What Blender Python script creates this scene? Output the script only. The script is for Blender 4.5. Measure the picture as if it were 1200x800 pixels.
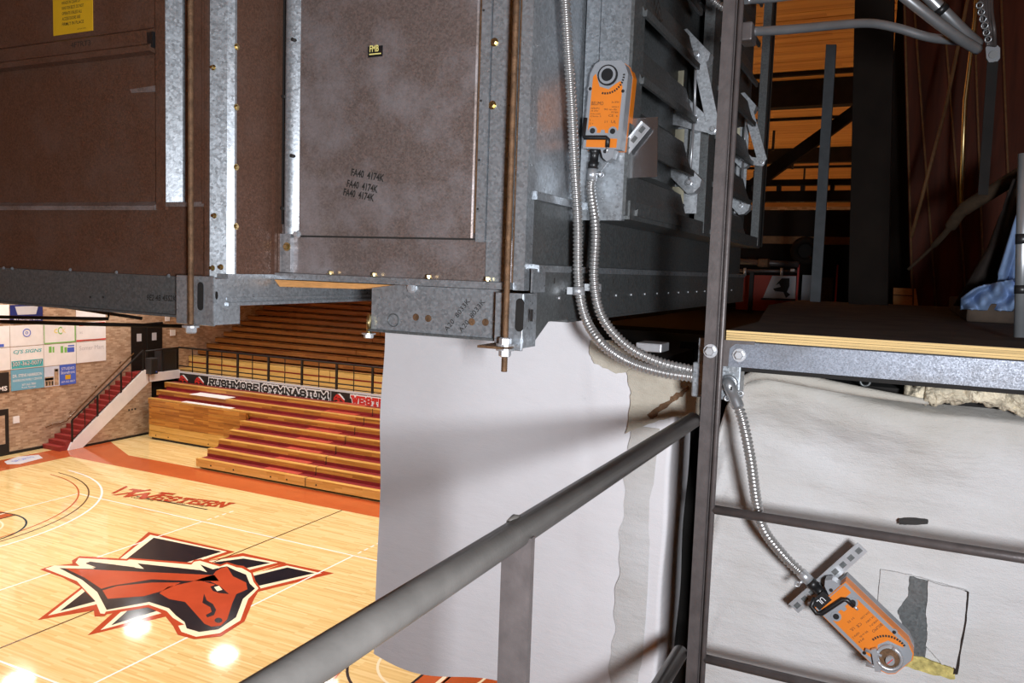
import bpy, bmesh, math, random
from mathutils import Vector, Matrix, noise as mnoise

sc = bpy.context.scene
for o in list(bpy.data.objects): bpy.data.objects.remove(o)
COL = sc.collection
random.seed(7)

# ------------------------------------------------------------------ camera
H = 8.5                       # lens height above the gym floor, metres
CAM = Vector((0, 0, H))
R_ = Vector((.8990, .4371, .0343)); D_ = Vector((.0700, -.0659, -.9954)); F_ = Vector((-.4325, .8971, -.0895))
F_.normalize(); R_ = (R_ - F_ * R_.dot(F_)).normalized(); D_ = F_.cross(R_).normalized()
FOC = 955.2
cd = bpy.data.cameras.new('camera'); cam = bpy.data.objects.new('camera', cd); COL.objects.link(cam)
cd.sensor_width = 36; cd.lens = FOC * 36 / 1200; cd.clip_start = .02; cd.clip_end = 300
cam.matrix_world = Matrix(((R_.x, -D_.x, -F_.x, 0), (R_.y, -D_.y, -F_.y, 0), (R_.z, -D_.z, -F_.z, H), (0, 0, 0, 1)))
sc.camera = cam

# ------------------------------------------------------------------ world, exposure, lights
w = bpy.data.worlds.new('world'); sc.world = w; w.use_nodes = True
w.node_tree.nodes['Background'].inputs[0].default_value = (1, .92, .82, 1)
w.node_tree.nodes['Background'].inputs[1].default_value = .012
vs = sc.view_settings; vs.view_transform = 'Standard'; vs.look = 'None'; vs.gamma = 1; vs.use_curve_mapping = False
vs.exposure = 0.0

def area(name, loc, target, size, power, color=(1, 1, 1), spread=180):
    l = bpy.data.lights.new(name, 'AREA'); l.shape = 'SQUARE'; l.size = size; l.energy = power; l.color = color; l.spread = math.radians(spread)
    o = bpy.data.objects.new(name, l); COL.objects.link(o); o.location = loc
    d = Vector(target) - Vector(loc); o.rotation_euler = d.to_track_quat('-Z', 'Y').to_euler(); return o
# photographer's flash in a small softbox, held to the right of the camera
area('flash', (.42, -.2, H - .06), (-1.25, 1.9, H - .15), .20, 66, (.92, .95, 1))
# rows of square high-bay gym lamps
for ix in range(5):
    for iy in range(4):
        x = -31.6 + 5.5 * ix; y = 25.9 - 5.7 * iy
        area('gym_lamp', (x, y, 9.0), (x, y, 0), .9, 176, (.99, .985, .965), 150)
        area('added_ceiling_fill', (x, y, 9.25), (x, y, 20), .9, 60, (1, .95, .86))  # added upward fill to brighten the roof deck, not a separate fixture

# ------------------------------------------------------------------ pixel / plane helpers (photo frame 1200 x 800)
def ray(x, y): return F_ + R_ * ((x - 600) / FOC) + D_ * ((y - 400) / FOC)
def YP(x, y, Y): d = ray(x, y); return CAM + d * (Y / d.y)
def XP(x, y, X): d = ray(x, y); return CAM + d * (X / d.x)
def ZP(x, y, Z): d = ray(x, y); return CAM + d * ((Z - H) / d.z)
V = Vector

# ------------------------------------------------------------------ mesh helpers
ORG = {}
class MB:
    def __init__(s, T=None): s.v = []; s.f = []; s.sm = []; s.T = T
    def add(s, vs, fs, smooth=False):
        n = len(s.v)
        for p in vs:
            p = Vector(p); s.v.append(s.T @ p if s.T else p)
        for f in fs: s.f.append([i + n for i in f]); s.sm.append(smooth)
        return s
    def box(s, x0, x1, y0, y1, z0, z1):
        vs = [(x, y, z) for x in (x0, x1) for y in (y0, y1) for z in (z0, z1)]
        return s.add(vs, [(0, 1, 3, 2), (4, 6, 7, 5), (0, 4, 5, 1), (2, 3, 7, 6), (0, 2, 6, 4), (1, 5, 7, 3)])
    def bbox(s, x0, x1, y0, y1, z0, z1, b=.004):
        bm = bmesh.new(); bmesh.ops.create_cube(bm, size=1)
        for v in bm.verts: v.co = V(((x0 + x1) / 2 + v.co.x * (x1 - x0), (y0 + y1) / 2 + v.co.y * (y1 - y0), (z0 + z1) / 2 + v.co.z * (z1 - z0)))
        bmesh.ops.bevel(bm, geom=bm.edges[:], offset=b, segments=2, affect='EDGES', profile=.5)
        bm.verts.index_update(); vs = [v.co.copy() for v in bm.verts]; fs = [[v.index for v in f.verts] for f in bm.faces]; bm.free()
        return s.add(vs, fs)
    def prism(s, pts, vec):
        pts = [V(p) for p in pts]; vec = V(vec); n = len(pts)
        fs = [list(range(n))[::-1], list(range(n, 2 * n))] + [(i, (i + 1) % n, n + (i + 1) % n, n + i) for i in range(n)]
        return s.add(pts + [p + vec for p in pts], fs)
    def poly(s, pts): return s.add(pts, [list(range(len(pts)))])
    def tube(s, pts, r, n=12, caps=True, smooth=True):
        pts = [V(p) for p in pts]; m = len(pts)
        rs = r if isinstance(r, (list, tuple)) else [r] * m
        t0 = (pts[1] - pts[0]).normalized(); a = V((0, 0, 1)) if abs(t0.z) < .9 else V((1, 0, 0))
        u = t0.cross(a).normalized(); vs = []; fs = []
        for i in range(m):
            t = (pts[min(i + 1, m - 1)] - pts[max(i - 1, 0)])
            t = t.normalized() if t.length > 1e-9 else t0
            u = (u - t * u.dot(t)).normalized(); w_ = t.cross(u)
            for k in range(n):
                a = 2 * math.pi * k / n; vs.append(pts[i] + (u * math.cos(a) + w_ * math.sin(a)) * rs[i])
        for i in range(m - 1):
            for k in range(n): fs.append((i * n + k, i * n + (k + 1) % n, (i + 1) * n + (k + 1) % n, (i + 1) * n + k))
        s.add(vs, fs, smooth)
        if caps:
            base = len(s.v) - len(vs)
            s.f.append([base + k for k in range(n)][::-1]); s.sm.append(False)
            s.f.append([base + (m - 1) * n + k for k in range(n)]); s.sm.append(False)
        return s
    def cyl(s, p0, p1, r, n=16): return s.tube([p0, p1], r, n)
    def ring(s, c, nrm, R, r, n=20, k=8):
        nrm = V(nrm).normalized(); a = V((0, 0, 1)) if abs(nrm.z) < .9 else V((1, 0, 0)); u = nrm.cross(a).normalized(); w_ = nrm.cross(u)
        pts = [V(c) + (u * math.cos(2 * math.pi * i / n) + w_ * math.sin(2 * math.pi * i / n)) * R for i in range(n + 1)]
        return s.tube(pts, r, k, caps=False)
    def hexbolt(s, c, nrm, r, h):
        c = V(c); nrm = V(nrm).normalized()
        s.tube([c, c + nrm * h * .25], r * 1.45, 16, smooth=False)
        return s.tube([c + nrm * h * .2, c + nrm * h * .85, c + nrm * h], [r, r, r * .8], 6, smooth=False)
    def grid(s, fn, nu, nv, smooth=True):
        vs = [fn(i / nu, j / nv) for j in range(nv + 1) for i in range(nu + 1)]
        fs = [(j * (nu + 1) + i, j * (nu + 1) + i + 1, (j + 1) * (nu + 1) + i + 1, (j + 1) * (nu + 1) + i) for j in range(nv) for i in range(nu)]
        return s.add(vs, fs, smooth)
    def build(s, name, mat, parent=None, label=None, solid=0):
        me = bpy.data.meshes.new(name); o = bpy.data.objects.new(name, me)
        off = ORG.get(parent.name, V((0, 0, 0))) if parent else V((0, 0, 0))
        me.from_pydata([p - off for p in s.v], [], s.f)
        me.polygons.foreach_set('use_smooth', s.sm)
        me.validate(); me.update()
        bm = bmesh.new(); bm.from_mesh(me); bmesh.ops.recalc_face_normals(bm, faces=bm.faces[:]); bm.to_mesh(me); bm.free()
        if mat: me.materials.append(mat)
        COL.objects.link(o)
        if parent: o.parent = parent
        ORG[o.name] = off
        if label: o['label'] = label
        if solid:
            m = o.modifiers.new('thickness', 'SOLIDIFY'); m.thickness = solid; m.offset = 0
        return o

def thing(name, label, cat, loc=(0, 0, 0), group=None):
    o = bpy.data.objects.new(name, None); COL.objects.link(o); o.location = loc; o.empty_display_size = .1
    o['label'] = label; o['category'] = cat
    if group: o['group'] = group
    ORG[o.name] = V(loc); return o
def tag(o, label, cat, group=None):
    o['label'] = label; o['category'] = cat
    if group: o['group'] = group
    return o
def structure(o): o['kind'] = 'structure'; return o

def text(s, mat, parent, O, U, W, w_=None, h=None, depth=0, offset=0, shear=0, name='lettering', push=None, fit=True, bold=False):
    """flat lettering; O lower-left corner, U reading direction, W up; fitted into w_ x h"""
    c = bpy.data.curves.new('txt', 'FONT'); c.body = s; c.size = 1; c.offset = offset; c.shear = shear; c.resolution_u = 2; c.extrude = 0
    ob = bpy.data.objects.new('txt', c); me = bpy.data.meshes.new_from_object(ob)
    vs = [v.co.copy() for v in me.vertices]; fs = [list(p.vertices) for p in me.polygons]
    bpy.data.objects.remove(ob); bpy.data.curves.remove(c); bpy.data.meshes.remove(me)
    xs = [v.x for v in vs]; ys = [v.y for v in vs]; x0, x1, y0, y1 = min(xs), max(xs), min(ys), max(ys)
    kx = w_ / (x1 - x0); ky = h / (y1 - y0)
    O, U, W = V(O), V(U), V(W)
    mb = MB(); mb.add([O + U * ((v.x - x0) * kx) + W * ((v.y - y0) * ky) for v in vs], fs)
    return mb.build(name, mat, parent)

SL = {'R': ([[(0, 0), (0, 1), (.72, 1), (1, .86), (1, .64), (.72, .5), (0, .5)], [(.5, .5), (1, 0)]], [(0, 0), (1, 0)]), 'U': ([[(0, 1), (0, .2), (.25, 0), (.75, 0), (1, .2), (1, 1)]], [(0, 1), (1, 1)]),
 'S': ([[(1, .78), (.75, 1), (.25, 1), (0, .82), (0, .64), (.25, .5), (.75, .5), (1, .36), (1, .18), (.75, 0), (.25, 0), (0, .22)]], []), 'H': ([[(0, 0), (0, 1)], [(1, 0), (1, 1)], [(0, .5), (1, .5)]], [(0, 0), (0, 1), (1, 0), (1, 1)]),
 'M': ([[(0, 0), (0, 1), (.5, .35), (1, 1), (1, 0)]], [(0, 0), (1, 0)]), 'O': ([[(.25, 0), (0, .2), (0, .8), (.25, 1), (.75, 1), (1, .8), (1, .2), (.75, 0), (.25, 0)]], []),
 'E': ([[(1, .8), (1, 1), (0, 1), (0, 0), (1, 0), (1, .2)], [(0, .5), (.65, .5)]], []), 'G': ([[(1, .76), (.75, 1), (.25, 1), (0, .8), (0, .2), (.25, 0), (.75, 0), (1, .2), (1, .45), (.6, .45)]], []),
 'Y': ([[(0, 1), (.5, .48), (1, 1)], [(.5, .48), (.5, 0)]], [(0, 1), (1, 1), (.5, 0)]), 'N': ([[(0, 0), (0, 1), (1, 0), (1, 1)]], [(0, 0), (1, 1)]), 'A': ([[(0, 0), (.5, 1), (1, 0)], [(.22, .36), (.78, .36)]], [(0, 0), (1, 0)]),
 'I': ([[(.5, 0), (.5, 1)]], [(.5, 0), (.5, 1)]), 'W': ([[(0, 1), (.25, 0), (.5, .7), (.75, 0), (1, 1)]], [(0, 1), (1, 1)]), 'T': ([[(0, .8), (0, 1), (1, 1), (1, .8)], [(.5, 1), (.5, 0)]], [(.5, 0)])}
def block(s_, mat, parent, O, U, W, w_, h, th, name='lettering', shear=0, serif=.2):
    """slab lettering made of thick strokes; th = stroke width in metres, w_ x h = extent of the stroke centre lines"""
    O, U, W = V(O), V(U), V(W); wt = [.45 if c == 'I' else 1.25 if c in 'MW' else 1 for c in s_]; gap = .52
    k = w_ / (sum(wt) + gap * (len(s_) - 1)); mb = MB(); x = 0; N_ = U.cross(W).normalized(); j = 0
    for c, a in zip(s_, wt):
        st, sf = SL[c]; segs = [(p, q) for l in st for p, q in zip(l, l[1:])]
        sg = [((x + p[0] * a * k, p[1] * h), (x + q[0] * a * k, q[1] * h)) for p, q in segs] + [((x + p[0] * a * k - serif * k, p[1] * h), (x + p[0] * a * k + serif * k, p[1] * h)) for p in sf]
        for p, q in sg:
            j += 1; O2 = O + N_ * (.0005 * (j % 11))
            d = V((q[0] - p[0], q[1] - p[1])).normalized() * th / 2; n = V((-d.y, d.x)); p, q = V(p), V(q)
            mb.poly([O2 + U * (r.x + shear * r.y) + W * r.y for r in (p - d - n, q + d - n, q + d + n, p - d + n)])
        x += (a + gap) * k
    return mb.build(name, mat, parent)

# ------------------------------------------------------------------ materials
def nodes(name):
    m = bpy.data.materials.new(name); m.use_nodes = True; nt = m.node_tree
    return m, nt, nt.nodes['Principled BSDF'], nt.nodes.new('ShaderNodeTexCoord')
def mapping(nt, tc, scale=(1, 1, 1), out='Object', rot=(0, 0, 0)):
    mp = nt.nodes.new('ShaderNodeMapping'); mp.inputs['Scale'].default_value = scale; mp.inputs['Rotation'].default_value = rot
    nt.links.new(tc.outputs[out], mp.inputs[0]); return mp
def noise(nt, vec, scale, detail=4, rough=.55):
    n = nt.nodes.new('ShaderNodeTexNoise'); n.inputs['Scale'].default_value = scale; n.inputs['Detail'].default_value = detail; n.inputs['Roughness'].default_value = rough
    nt.links.new(vec, n.inputs['Vector']); return n.outputs['Fac']
def ramp(nt, fac, stops):
    r = nt.nodes.new('ShaderNodeValToRGB'); nt.links.new(fac, r.inputs[0]); e = r.color_ramp.elements
    while len(e) < len(stops): e.new(.5)
    for k, (p, c) in enumerate(stops): e[k].position = p; e[k].color = (*c, 1)
    return r.outputs[0]
def mix(nt, a, b, fac, mode='MIX'):
    m = nt.nodes.new('ShaderNodeMix'); m.data_type = 'RGBA'; m.blend_type = mode
    for sock, val in ((m.inputs[0], fac), (m.inputs[6], a), (m.inputs[7], b)):
        if hasattr(val, 'is_output'): nt.links.new(val, sock)
        elif isinstance(val, (int, float)): sock.default_value = val
        else: sock.default_value = (*val, 1)
    return m.outputs[2]
def bump(nt, b, h, strength, dist=.01):
    n = nt.nodes.new('ShaderNodeBump'); n.inputs['Strength'].default_value = strength; n.inputs['Distance'].default_value = dist
    nt.links.new(h, n.inputs['Height']); nt.links.new(n.outputs[0], b.inputs['Normal'])

def simple(name, col, rough=.5, metal=0, var=.12, scale=6, bmp=0, bscale=60, spec=.5, stretch=(1, 1, 1)):
    m, nt, b, tc = nodes(name); mp = mapping(nt, tc, stretch)
    f = noise(nt, mp.outputs[0], scale)
    lo = tuple(c * (1 - var) for c in col); hi = tuple(min(1, c * (1 + var)) for c in col)
    nt.links.new(ramp(nt, f, [(.3, lo), (.7, hi)]), b.inputs['Base Color'])
    b.inputs['Roughness'].default_value = rough; b.inputs['Metallic'].default_value = metal; b.inputs['Specular IOR Level'].default_value = spec
    if bmp: bump(nt, b, noise(nt, mp.outputs[0], bscale), bmp, .004)
    return m
def galv(name, col, rough=.42, metal=.7, spangle=110, stain=.25, stain_col=(.16, .12, .10)):
    m, nt, b, tc = nodes(name); mp = mapping(nt, tc)
    vo = nt.nodes.new('ShaderNodeTexVoronoi'); vo.inputs['Scale'].default_value = spangle; nt.links.new(mp.outputs[0], vo.inputs['Vector'])
    sp = nt.nodes.new('ShaderNodeSeparateColor'); nt.links.new(vo.outputs['Color'], sp.inputs[0])
    c1 = ramp(nt, sp.outputs[0], [(0, tuple(c * .8 for c in col)), (1, tuple(c * 1.22 for c in col))])
    st = ramp(nt, noise(nt, mp.outputs[0], 7, 6, .65), [(.45, (0, 0, 0)), (.72, (1, 1, 1))])
    mx = nt.nodes.new('ShaderNodeMath'); mx.operation = 'MULTIPLY'; mx.inputs[1].default_value = stain; nt.links.new(st, mx.inputs[0])
    nt.links.new(mix(nt, c1, stain_col, mx.outputs[0]), b.inputs['Base Color'])
    rr = nt.nodes.new('ShaderNodeMapRange'); rr.inputs[3].default_value = rough - .07; rr.inputs[4].default_value = rough + .1
    nt.links.new(sp.outputs[1], rr.inputs[0]); nt.links.new(rr.outputs[0], b.inputs['Roughness'])
    b.inputs['Metallic'].default_value = metal
    bump(nt, b, noise(nt, mp.outputs[0], 160, 3), .08, .002)
    return m

M = {}
M['galv'] = galv('galvanised', (.36, .39, .42), .34, .6, 190, .3, (.24, .21, .19))
M['galv_lt'] = galv('light_galvanised', (.46, .49, .52), .42, .3, 170, .25, (.28, .25, .23))
M['panel'] = galv('dusty_galvanised_panel', (.225, .18, .165), .42, .5, 260, .8, (.40, .38, .40))
M['panel_brown'] = galv('warm_reflection_galvanised_panel', (.125, .062, .040), .5, .35, 260, .45, (.17, .115, .095))  # warm gym reflection painted into the metal's base colour
M['galv_dark'] = galv('dull_galvanised', (.135, .145, .148), .48, .5, 200)
M['zinc'] = simple('bright_zinc', (.60, .62, .65), .34, .65, .1, 40)
M['brass'] = simple('yellow_zinc', (.62, .5, .25), .32, 1, .1, 60)
M['steel_brown'] = simple('brown_painted_steel', (.105, .09, .088), .42, .25, .18, 30, .12, 120)
M['pipe'] = simple('worn_grey_pipe_paint', (.135, .127, .118), .36, .35, .22, 14, .08, 160)
M['rust'] = simple('rusty_rod', (.17, .095, .05), .65, .5, .35, 60, .5, 260)
M['channel'] = galv('weathered_channel_steel', (.185, .20, .235), .5, .45, 420, .75, (.08, .07, .062))
M['orange'] = simple('orange_plastic', (.72, .20, .016), .42, 0, .05, 20)
M['grey_plastic'] = simple('grey_plastic', (.27, .28, .30), .4, 0, .05, 20)
M['black'] = simple('black_plastic', (.012, .012, .013), .4, 0, .1, 20)
M['ink'] = simple('black_ink', (.02, .017, .015), .7, 0, .1, 20)
M['black_steel'] = simple('black_steel', (.014, .012, .011), .55, .2, .2, 10)
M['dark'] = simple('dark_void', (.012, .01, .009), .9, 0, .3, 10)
M['flex'] = simple('flexible_steel', (.46, .455, .45), .30, .72, .1, 30)
M['emt'] = simple('conduit_steel', (.40, .42, .44), .32, .75, .15, 12)
M['ivory'] = simple('ivory_plastic', (.62, .58, .42), .55, 0, .12, 25)
M['yellow'] = simple('yellow_label', (.68, .40, .015), .5, 0, .05, 20)
M['lemon'] = simple('pale_yellow_print', (.85, .75, .25), .5, 0, .03, 20)
M['white'] = simple('white_paint', (.84, .85, .87), .5, 0, .04, 3)
M['white_gloss'] = simple('white_court_paint', (.85, .85, .83), .12, 0, .03, 3)
M['cream'] = simple('cream_court_paint', (.80, .72, .52), .12, 0, .04, 2)
M['red'] = simple('red_court_paint', (.40, .060, .024), .08, 0, .08, 1.5)
M['orange_court'] = simple('orange_red_court_paint', (.45, .095, .028), .08, 0, .08, .8)
M['navy'] = simple('black_court_paint', (.012, .012, .018), .12, 0, .1, 2)
M['thin_line'] = simple('brown_court_line', (.12, .06, .025), .15, 0, .1, 2)
M['bright_red'] = simple('bright_red_print', (.62, .03, .022), .5, 0, .05, 5)
M['banner_black'] = simple('black_vinyl', (.018, .014, .013), .5, 0, .1, 4)
M['red_tread'] = simple('red_footboard', (.19, .007, .009), .55, 0, .15, 4)
M['red_mat'] = simple('faded_red_step', (.42, .055, .032), .6, 0, .1, 4)
M['stair_red'] = simple('dark_red_stair', (.26, .028, .024), .55, 0, .15, 4)
M['posterblue'] = simple('light_blue_print', (.16, .42, .60), .5, 0, .04, 2)
M['blue'] = simple('blue_print', (.07, .14, .62), .5, 0, .05, 2)
M['posternavy'] = simple('navy_print', (.015, .025, .16), .5, 0, .1, 2)
M['cyan'] = simple('cyan_print', (.06, .45, .52), .5, 0, .05, 2)
M['green'] = simple('green_print', (.20, .52, .12), .5, 0, .05, 2)
M['tan'] = simple('tan_print', (.42, .30, .2), .6, 0, .4, 6)
M['sky'] = simple('pale_sky_print', (.62, .70, .85), .6, 0, .1, 2)
M['grey_print'] = simple('grey_print', (.55, .56, .60), .5, 0, .05, 2)
M['blue_cloth'] = simple('blue_cloth', (.20, .30, .50), .9, 0, .25, 12, .5, 90)
M['brown_cloth'] = simple('dark_brown_cloth', (.022, .015, .012), .95, 0, .3, 10, .4, 80)
M['rope'] = simple('tan_cord', (.19, .10, .04), .7, 0, .2, 40)
M['sleeve'] = simple('brown_wrap', (.055, .036, .022), .85, 0, .3, 30, .3, 90, spec=.2)
M['redboard'] = simple('dark_red_plywood', (.085, .019, .007), .6, 0, .5, 3, .1, 60, spec=.2, stretch=(5, 5, .5))
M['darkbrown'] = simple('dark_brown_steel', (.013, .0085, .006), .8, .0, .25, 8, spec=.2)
M['grey_strut'] = simple('grey_strut', (.075, .085, .095), .6, .2, .15, 20, spec=.3)
M['insul'] = simple('torn_insulation', (.60, .53, .40), .95, 0, .35, 24, 1, 70)
M['yellowglass'] = simple('yellow_fibreglass', (.48, .40, .14), .95, 0, .5, 50, 1, 120)
M['speaker'] = simple('black_cabinet', (.022, .022, .024), .6, 0, .1, 8)

def canvas(name, base, dirt, dirt_amt, wr=.35, stain_scale=2.4, band=None):
    m, nt, b, tc = nodes(name); mp = mapping(nt, tc)
    d1 = ramp(nt, noise(nt, mp.outputs[0], stain_scale, 8, .62), [(.42, (0, 0, 0)), (.75, (1, 1, 1))])
    k = nt.nodes.new('ShaderNodeMath'); k.operation = 'MULTIPLY'; k.inputs[1].default_value = dirt_amt; nt.links.new(d1, k.inputs[0])
    sp = ramp(nt, noise(nt, mp.outputs[0], 26, 5, .7), [(.66, (0, 0, 0)), (.76, (1, 1, 1))])
    k2 = nt.nodes.new('ShaderNodeMath'); k2.operation = 'MULTIPLY'; k2.inputs[1].default_value = dirt_amt * .55; nt.links.new(sp, k2.inputs[0])
    c = mix(nt, base, dirt, k.outputs[0]); c = mix(nt, c, tuple(x * .72 for x in dirt), k2.outputs[0])
    if band:      # grime settled in a ragged band below the torn top edge
        sx = nt.nodes.new('ShaderNodeSeparateXYZ'); nt.links.new(mp.outputs[0], sx.inputs[0])
        ad = nt.nodes.new('ShaderNodeMath'); ad.operation = 'MULTIPLY_ADD'; nt.links.new(noise(nt, mp.outputs[0], 3.5, 6, .6), ad.inputs[0]); ad.inputs[1].default_value = .35; nt.links.new(sx.outputs[2], ad.inputs[2])
        mr = nt.nodes.new('ShaderNodeMapRange'); mr.inputs[1].default_value = band[0]; mr.inputs[2].default_value = band[1]; mr.inputs[4].default_value = .75; nt.links.new(ad.outputs[0], mr.inputs[0])
        c = mix(nt, c, (.40, .365, .30), mr.outputs[0])
    nt.links.new(c, b.inputs['Base Color']); b.inputs['Roughness'].default_value = .85; b.inputs['Specular IOR Level'].default_value = .15
    wv = mapping(nt, tc, (420, 420, 420)); n1 = noise(nt, wv.outputs[0], 1, 2)
    n2 = noise(nt, mapping(nt, tc, (3, 3, 9)).outputs[0], 2.2, 6, .6)
    ad = nt.nodes.new('ShaderNodeMath'); ad.operation = 'MULTIPLY_ADD'; nt.links.new(n2, ad.inputs[0]); ad.inputs[1].default_value = 6; nt.links.new(n1, ad.inputs[2])
    bump(nt, b, ad.outputs[0], wr, .004)
    return m
M['canvas'] = canvas('clean_white_canvas', (.80, .785, .81), (.60, .56, .55), .35, .2, 1.6)
M['canvas_old'] = canvas('dirty_white_canvas', (.64, .63, .63), (.40, .35, .28), .45, .5, 2.6, (.98, 1.16))
M['canvas_tan'] = canvas('stained_beige_canvas', (.62, .57, .48), (.30, .25, .18), .7, .6, 6)

def plank_mat(name, cols, length, width, rough, along='X', gloss_var=0, spec=.5, grain=1.0):
    m, nt, b, tc = nodes(name)
    rot = (0, 0, 0) if along == 'X' else (0, 0, math.pi / 2)
    mp = mapping(nt, tc, (1, 1, 1), rot=rot)
    br = nt.nodes.new('ShaderNodeTexBrick')
    sx = nt.nodes.new('ShaderNodeSeparateXYZ'); nt.links.new(mp.outputs[0], sx.inputs[0])
    ad = nt.nodes.new('ShaderNodeMath'); nt.links.new(sx.outputs[1], ad.inputs[0]); nt.links.new(sx.outputs[2], ad.inputs[1])
    cb = nt.nodes.new('ShaderNodeCombineXYZ'); nt.links.new(sx.outputs[0], cb.inputs[0]); nt.links.new(ad.outputs[0], cb.inputs[1])
    nt.links.new(cb.outputs[0], br.inputs['Vector'])
    br.inputs['Scale'].default_value = 1; br.inputs['Brick Width'].default_value = length; br.inputs['Row Height'].default_value = width
    br.inputs['Mortar Size'].default_value = .0008; br.inputs['Color1'].default_value = (0, 0, 0, 1); br.inputs['Color2'].default_value = (1, 1, 1, 1); br.inputs['Mortar'].default_value = (.3, .3, .3, 1)
    br.offset = .37; br.offset_frequency = 3
    g = noise(nt, mapping(nt, tc, (1.2, 22, 22) if along == 'X' else (22, 1.2, 22)).outputs[0], 1, 5)
    f = mix(nt, br.outputs[0], g, .55 * grain)
    nt.links.new(ramp(nt, f, [(.2, cols[0]), (.5, cols[1]), (.8, cols[2])]), b.inputs['Base Color'])
    b.inputs['Roughness'].default_value = rough; b.inputs['Specular IOR Level'].default_value = spec
    return m
M['court'] = plank_mat('maple_court_floor', [(.58, .40, .155), (.70, .525, .235), (.78, .62, .33)], 1.1, .057, .07)
M['bench'] = plank_mat('varnished_bleacher_wood', [(.25, .088, .014), (.41, .165, .028), (.56, .27, .055)], .9, .085, .34)
M['bench_front'] = plank_mat('pale_bleacher_wood', [(.52, .28, .06), (.62, .36, .09), (.70, .43, .13)], .9, .08, .34)
M['upper'] = plank_mat('upper_bleacher_wood', [(.22, .075, .014), (.32, .125, .026), (.40, .17, .04)], 1.4, .1, .4)
M['deck_pale'] = plank_mat('pale_upper_board', [(.58, .37, .10), (.66, .44, .14), (.72, .5, .18)], 1.4, .1, .4)
M['roofdeck'] = plank_mat('orange_roof_deck', [(.46, .20, .045), (.62, .29, .07), (.70, .36, .10)], 3.0, .14, .6)
M['ply_edge'] = simple('plywood_edge', (.66, .46, .20), .7, 0, .3, 1, .4, 90, stretch=(4, 4, 260))
M['ply_top'] = simple('dirty_plywood_top', (.060, .042, .030), .9, 0, .45, 9, .4, 60)
M['wood_shim'] = simple('raw_pine', (.62, .30, .10), .7, 0, .2, 20, stretch=(2, 20, 20))

def brick_mat():
    m, nt, b, tc = nodes('tan_brick'); mp = mapping(nt, tc, (1, 1, 1))
    sx = nt.nodes.new('ShaderNodeSeparateXYZ'); nt.links.new(mp.outputs[0], sx.inputs[0])
    ad = nt.nodes.new('ShaderNodeMath'); nt.links.new(sx.outputs[0], ad.inputs[0]); nt.links.new(sx.outputs[1], ad.inputs[1])
    cb = nt.nodes.new('ShaderNodeCombineXYZ'); nt.links.new(ad.outputs[0], cb.inputs[0]); nt.links.new(sx.outputs[2], cb.inputs[1])
    br = nt.nodes.new('ShaderNodeTexBrick'); nt.links.new(cb.outputs[0], br.inputs['Vector'])
    br.inputs['Scale'].default_value = 1; br.inputs['Brick Width'].default_value = .21; br.inputs['Row Height'].default_value = .072; br.inputs['Mortar Size'].default_value = .005
    br.inputs['Color1'].default_value = (.34, .215, .13, 1); br.inputs['Color2'].default_value = (.58, .43, .30, 1); br.inputs['Mortar'].default_value = (.42, .32, .23, 1)
    br.inputs['Bias'].default_value = -.1
    n = ramp(nt, noise(nt, mp.outputs[0], 1.3, 5), [(.3, (.82, .82, .82)), (.7, (1.1, 1.1, 1.1))])
    nt.links.new(mix(nt, br.outputs[0], n, 1, 'MULTIPLY'), b.inputs['Base Color']); b.inputs['Roughness'].default_value = .8
    return m
M['brick'] = brick_mat()

def plastic_sheet():
    m, nt, b, tc = nodes('clear_plastic'); b.inputs['Base Color'].default_value = (.35, .35, .36, 1); b.inputs['Metallic'].default_value = .95
    b.inputs['Roughness'].default_value = .22
    f = noise(nt, mapping(nt, tc, (60, 60, 12)).outputs[0], 6, 4); bump(nt, b, f, .04, .002)
    return m
M['sheet'] = plastic_sheet()

# ================================================================== THE SETTING: gym shell
fl = structure(MB().box(-33.6, 4, -5, 46, -.3, 0).build('floor', M['court']))
wl = structure(MB().box(-33.7, -33.4, -5, 46, 0, 13).build('wall_left', M['brick']))
structure(MB().box(-33.7, 4.3, 39.0, 39.3, 0, 13).build('wall_back', M['brick']))
structure(MB().box(-33.7, 4.3, -5.3, -5, 0, 13).build('wall_near', M['brick']))
structure(MB().box(4, 4.3, -5, 46, 0, 13).build('wall_right', M['brick']))
ce = structure(MB().box(-33.7, 4.3, -5.3, 46, 11.7, 12.0).build('ceiling', M['roofdeck']))
# roof deck boards that can be told apart through the opening beside the air handler
mesh0 = None
for k in range(112):
    y0 = 7.6 + k * .145
    bm_ = MB().box(-6, 1.5, y0, y0 + .139, 11.66 - random.uniform(0, .006), 11.70)
    bm_.build('ceiling_board', M['roofdeck'], ce)
# skirting
structure(MB().box(-33.4, -33.36, 10, 22.75, 0, .12).build('baseboard_left', M['black_steel']))

# ---- painted markings on the court (children of the floor)
def paint(name, pts, mat, z, label=None, parent=fl):
    return MB().prism([V((p[0], p[1], z - .002)) for p in pts], (0, 0, .002)).build(name, mat, parent, label)
def strip(name, mat, p0, p1, w_, z, label=None):
    p0, p1 = V(p0), V(p1); d = (p1 - p0).normalized(); n = V((-d.y, d.x)) * w_ / 2
    return paint(name, [p0 - n, p1 - n, p1 + n, p0 + n], mat, z, label)
def arc(name, mat, c, r, a0, a1, w_, z, label=None, n=64):
    vs = []; fs = []
    for i in range(n + 1):
        a = math.radians(a0 + (a1 - a0) * i / n)
        for q in (r - w_ / 2, r + w_ / 2): vs.append((c[0] + q * math.cos(a), c[1] + q * math.sin(a), z))
    for i in range(n): fs.append((2 * i, 2 * i + 1, 2 * i + 3, 2 * i + 2))
    return MB().add(vs, fs).build(name, mat, fl, label)
CX, CY = -17.0, 14.45
YT = 22.25
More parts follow.
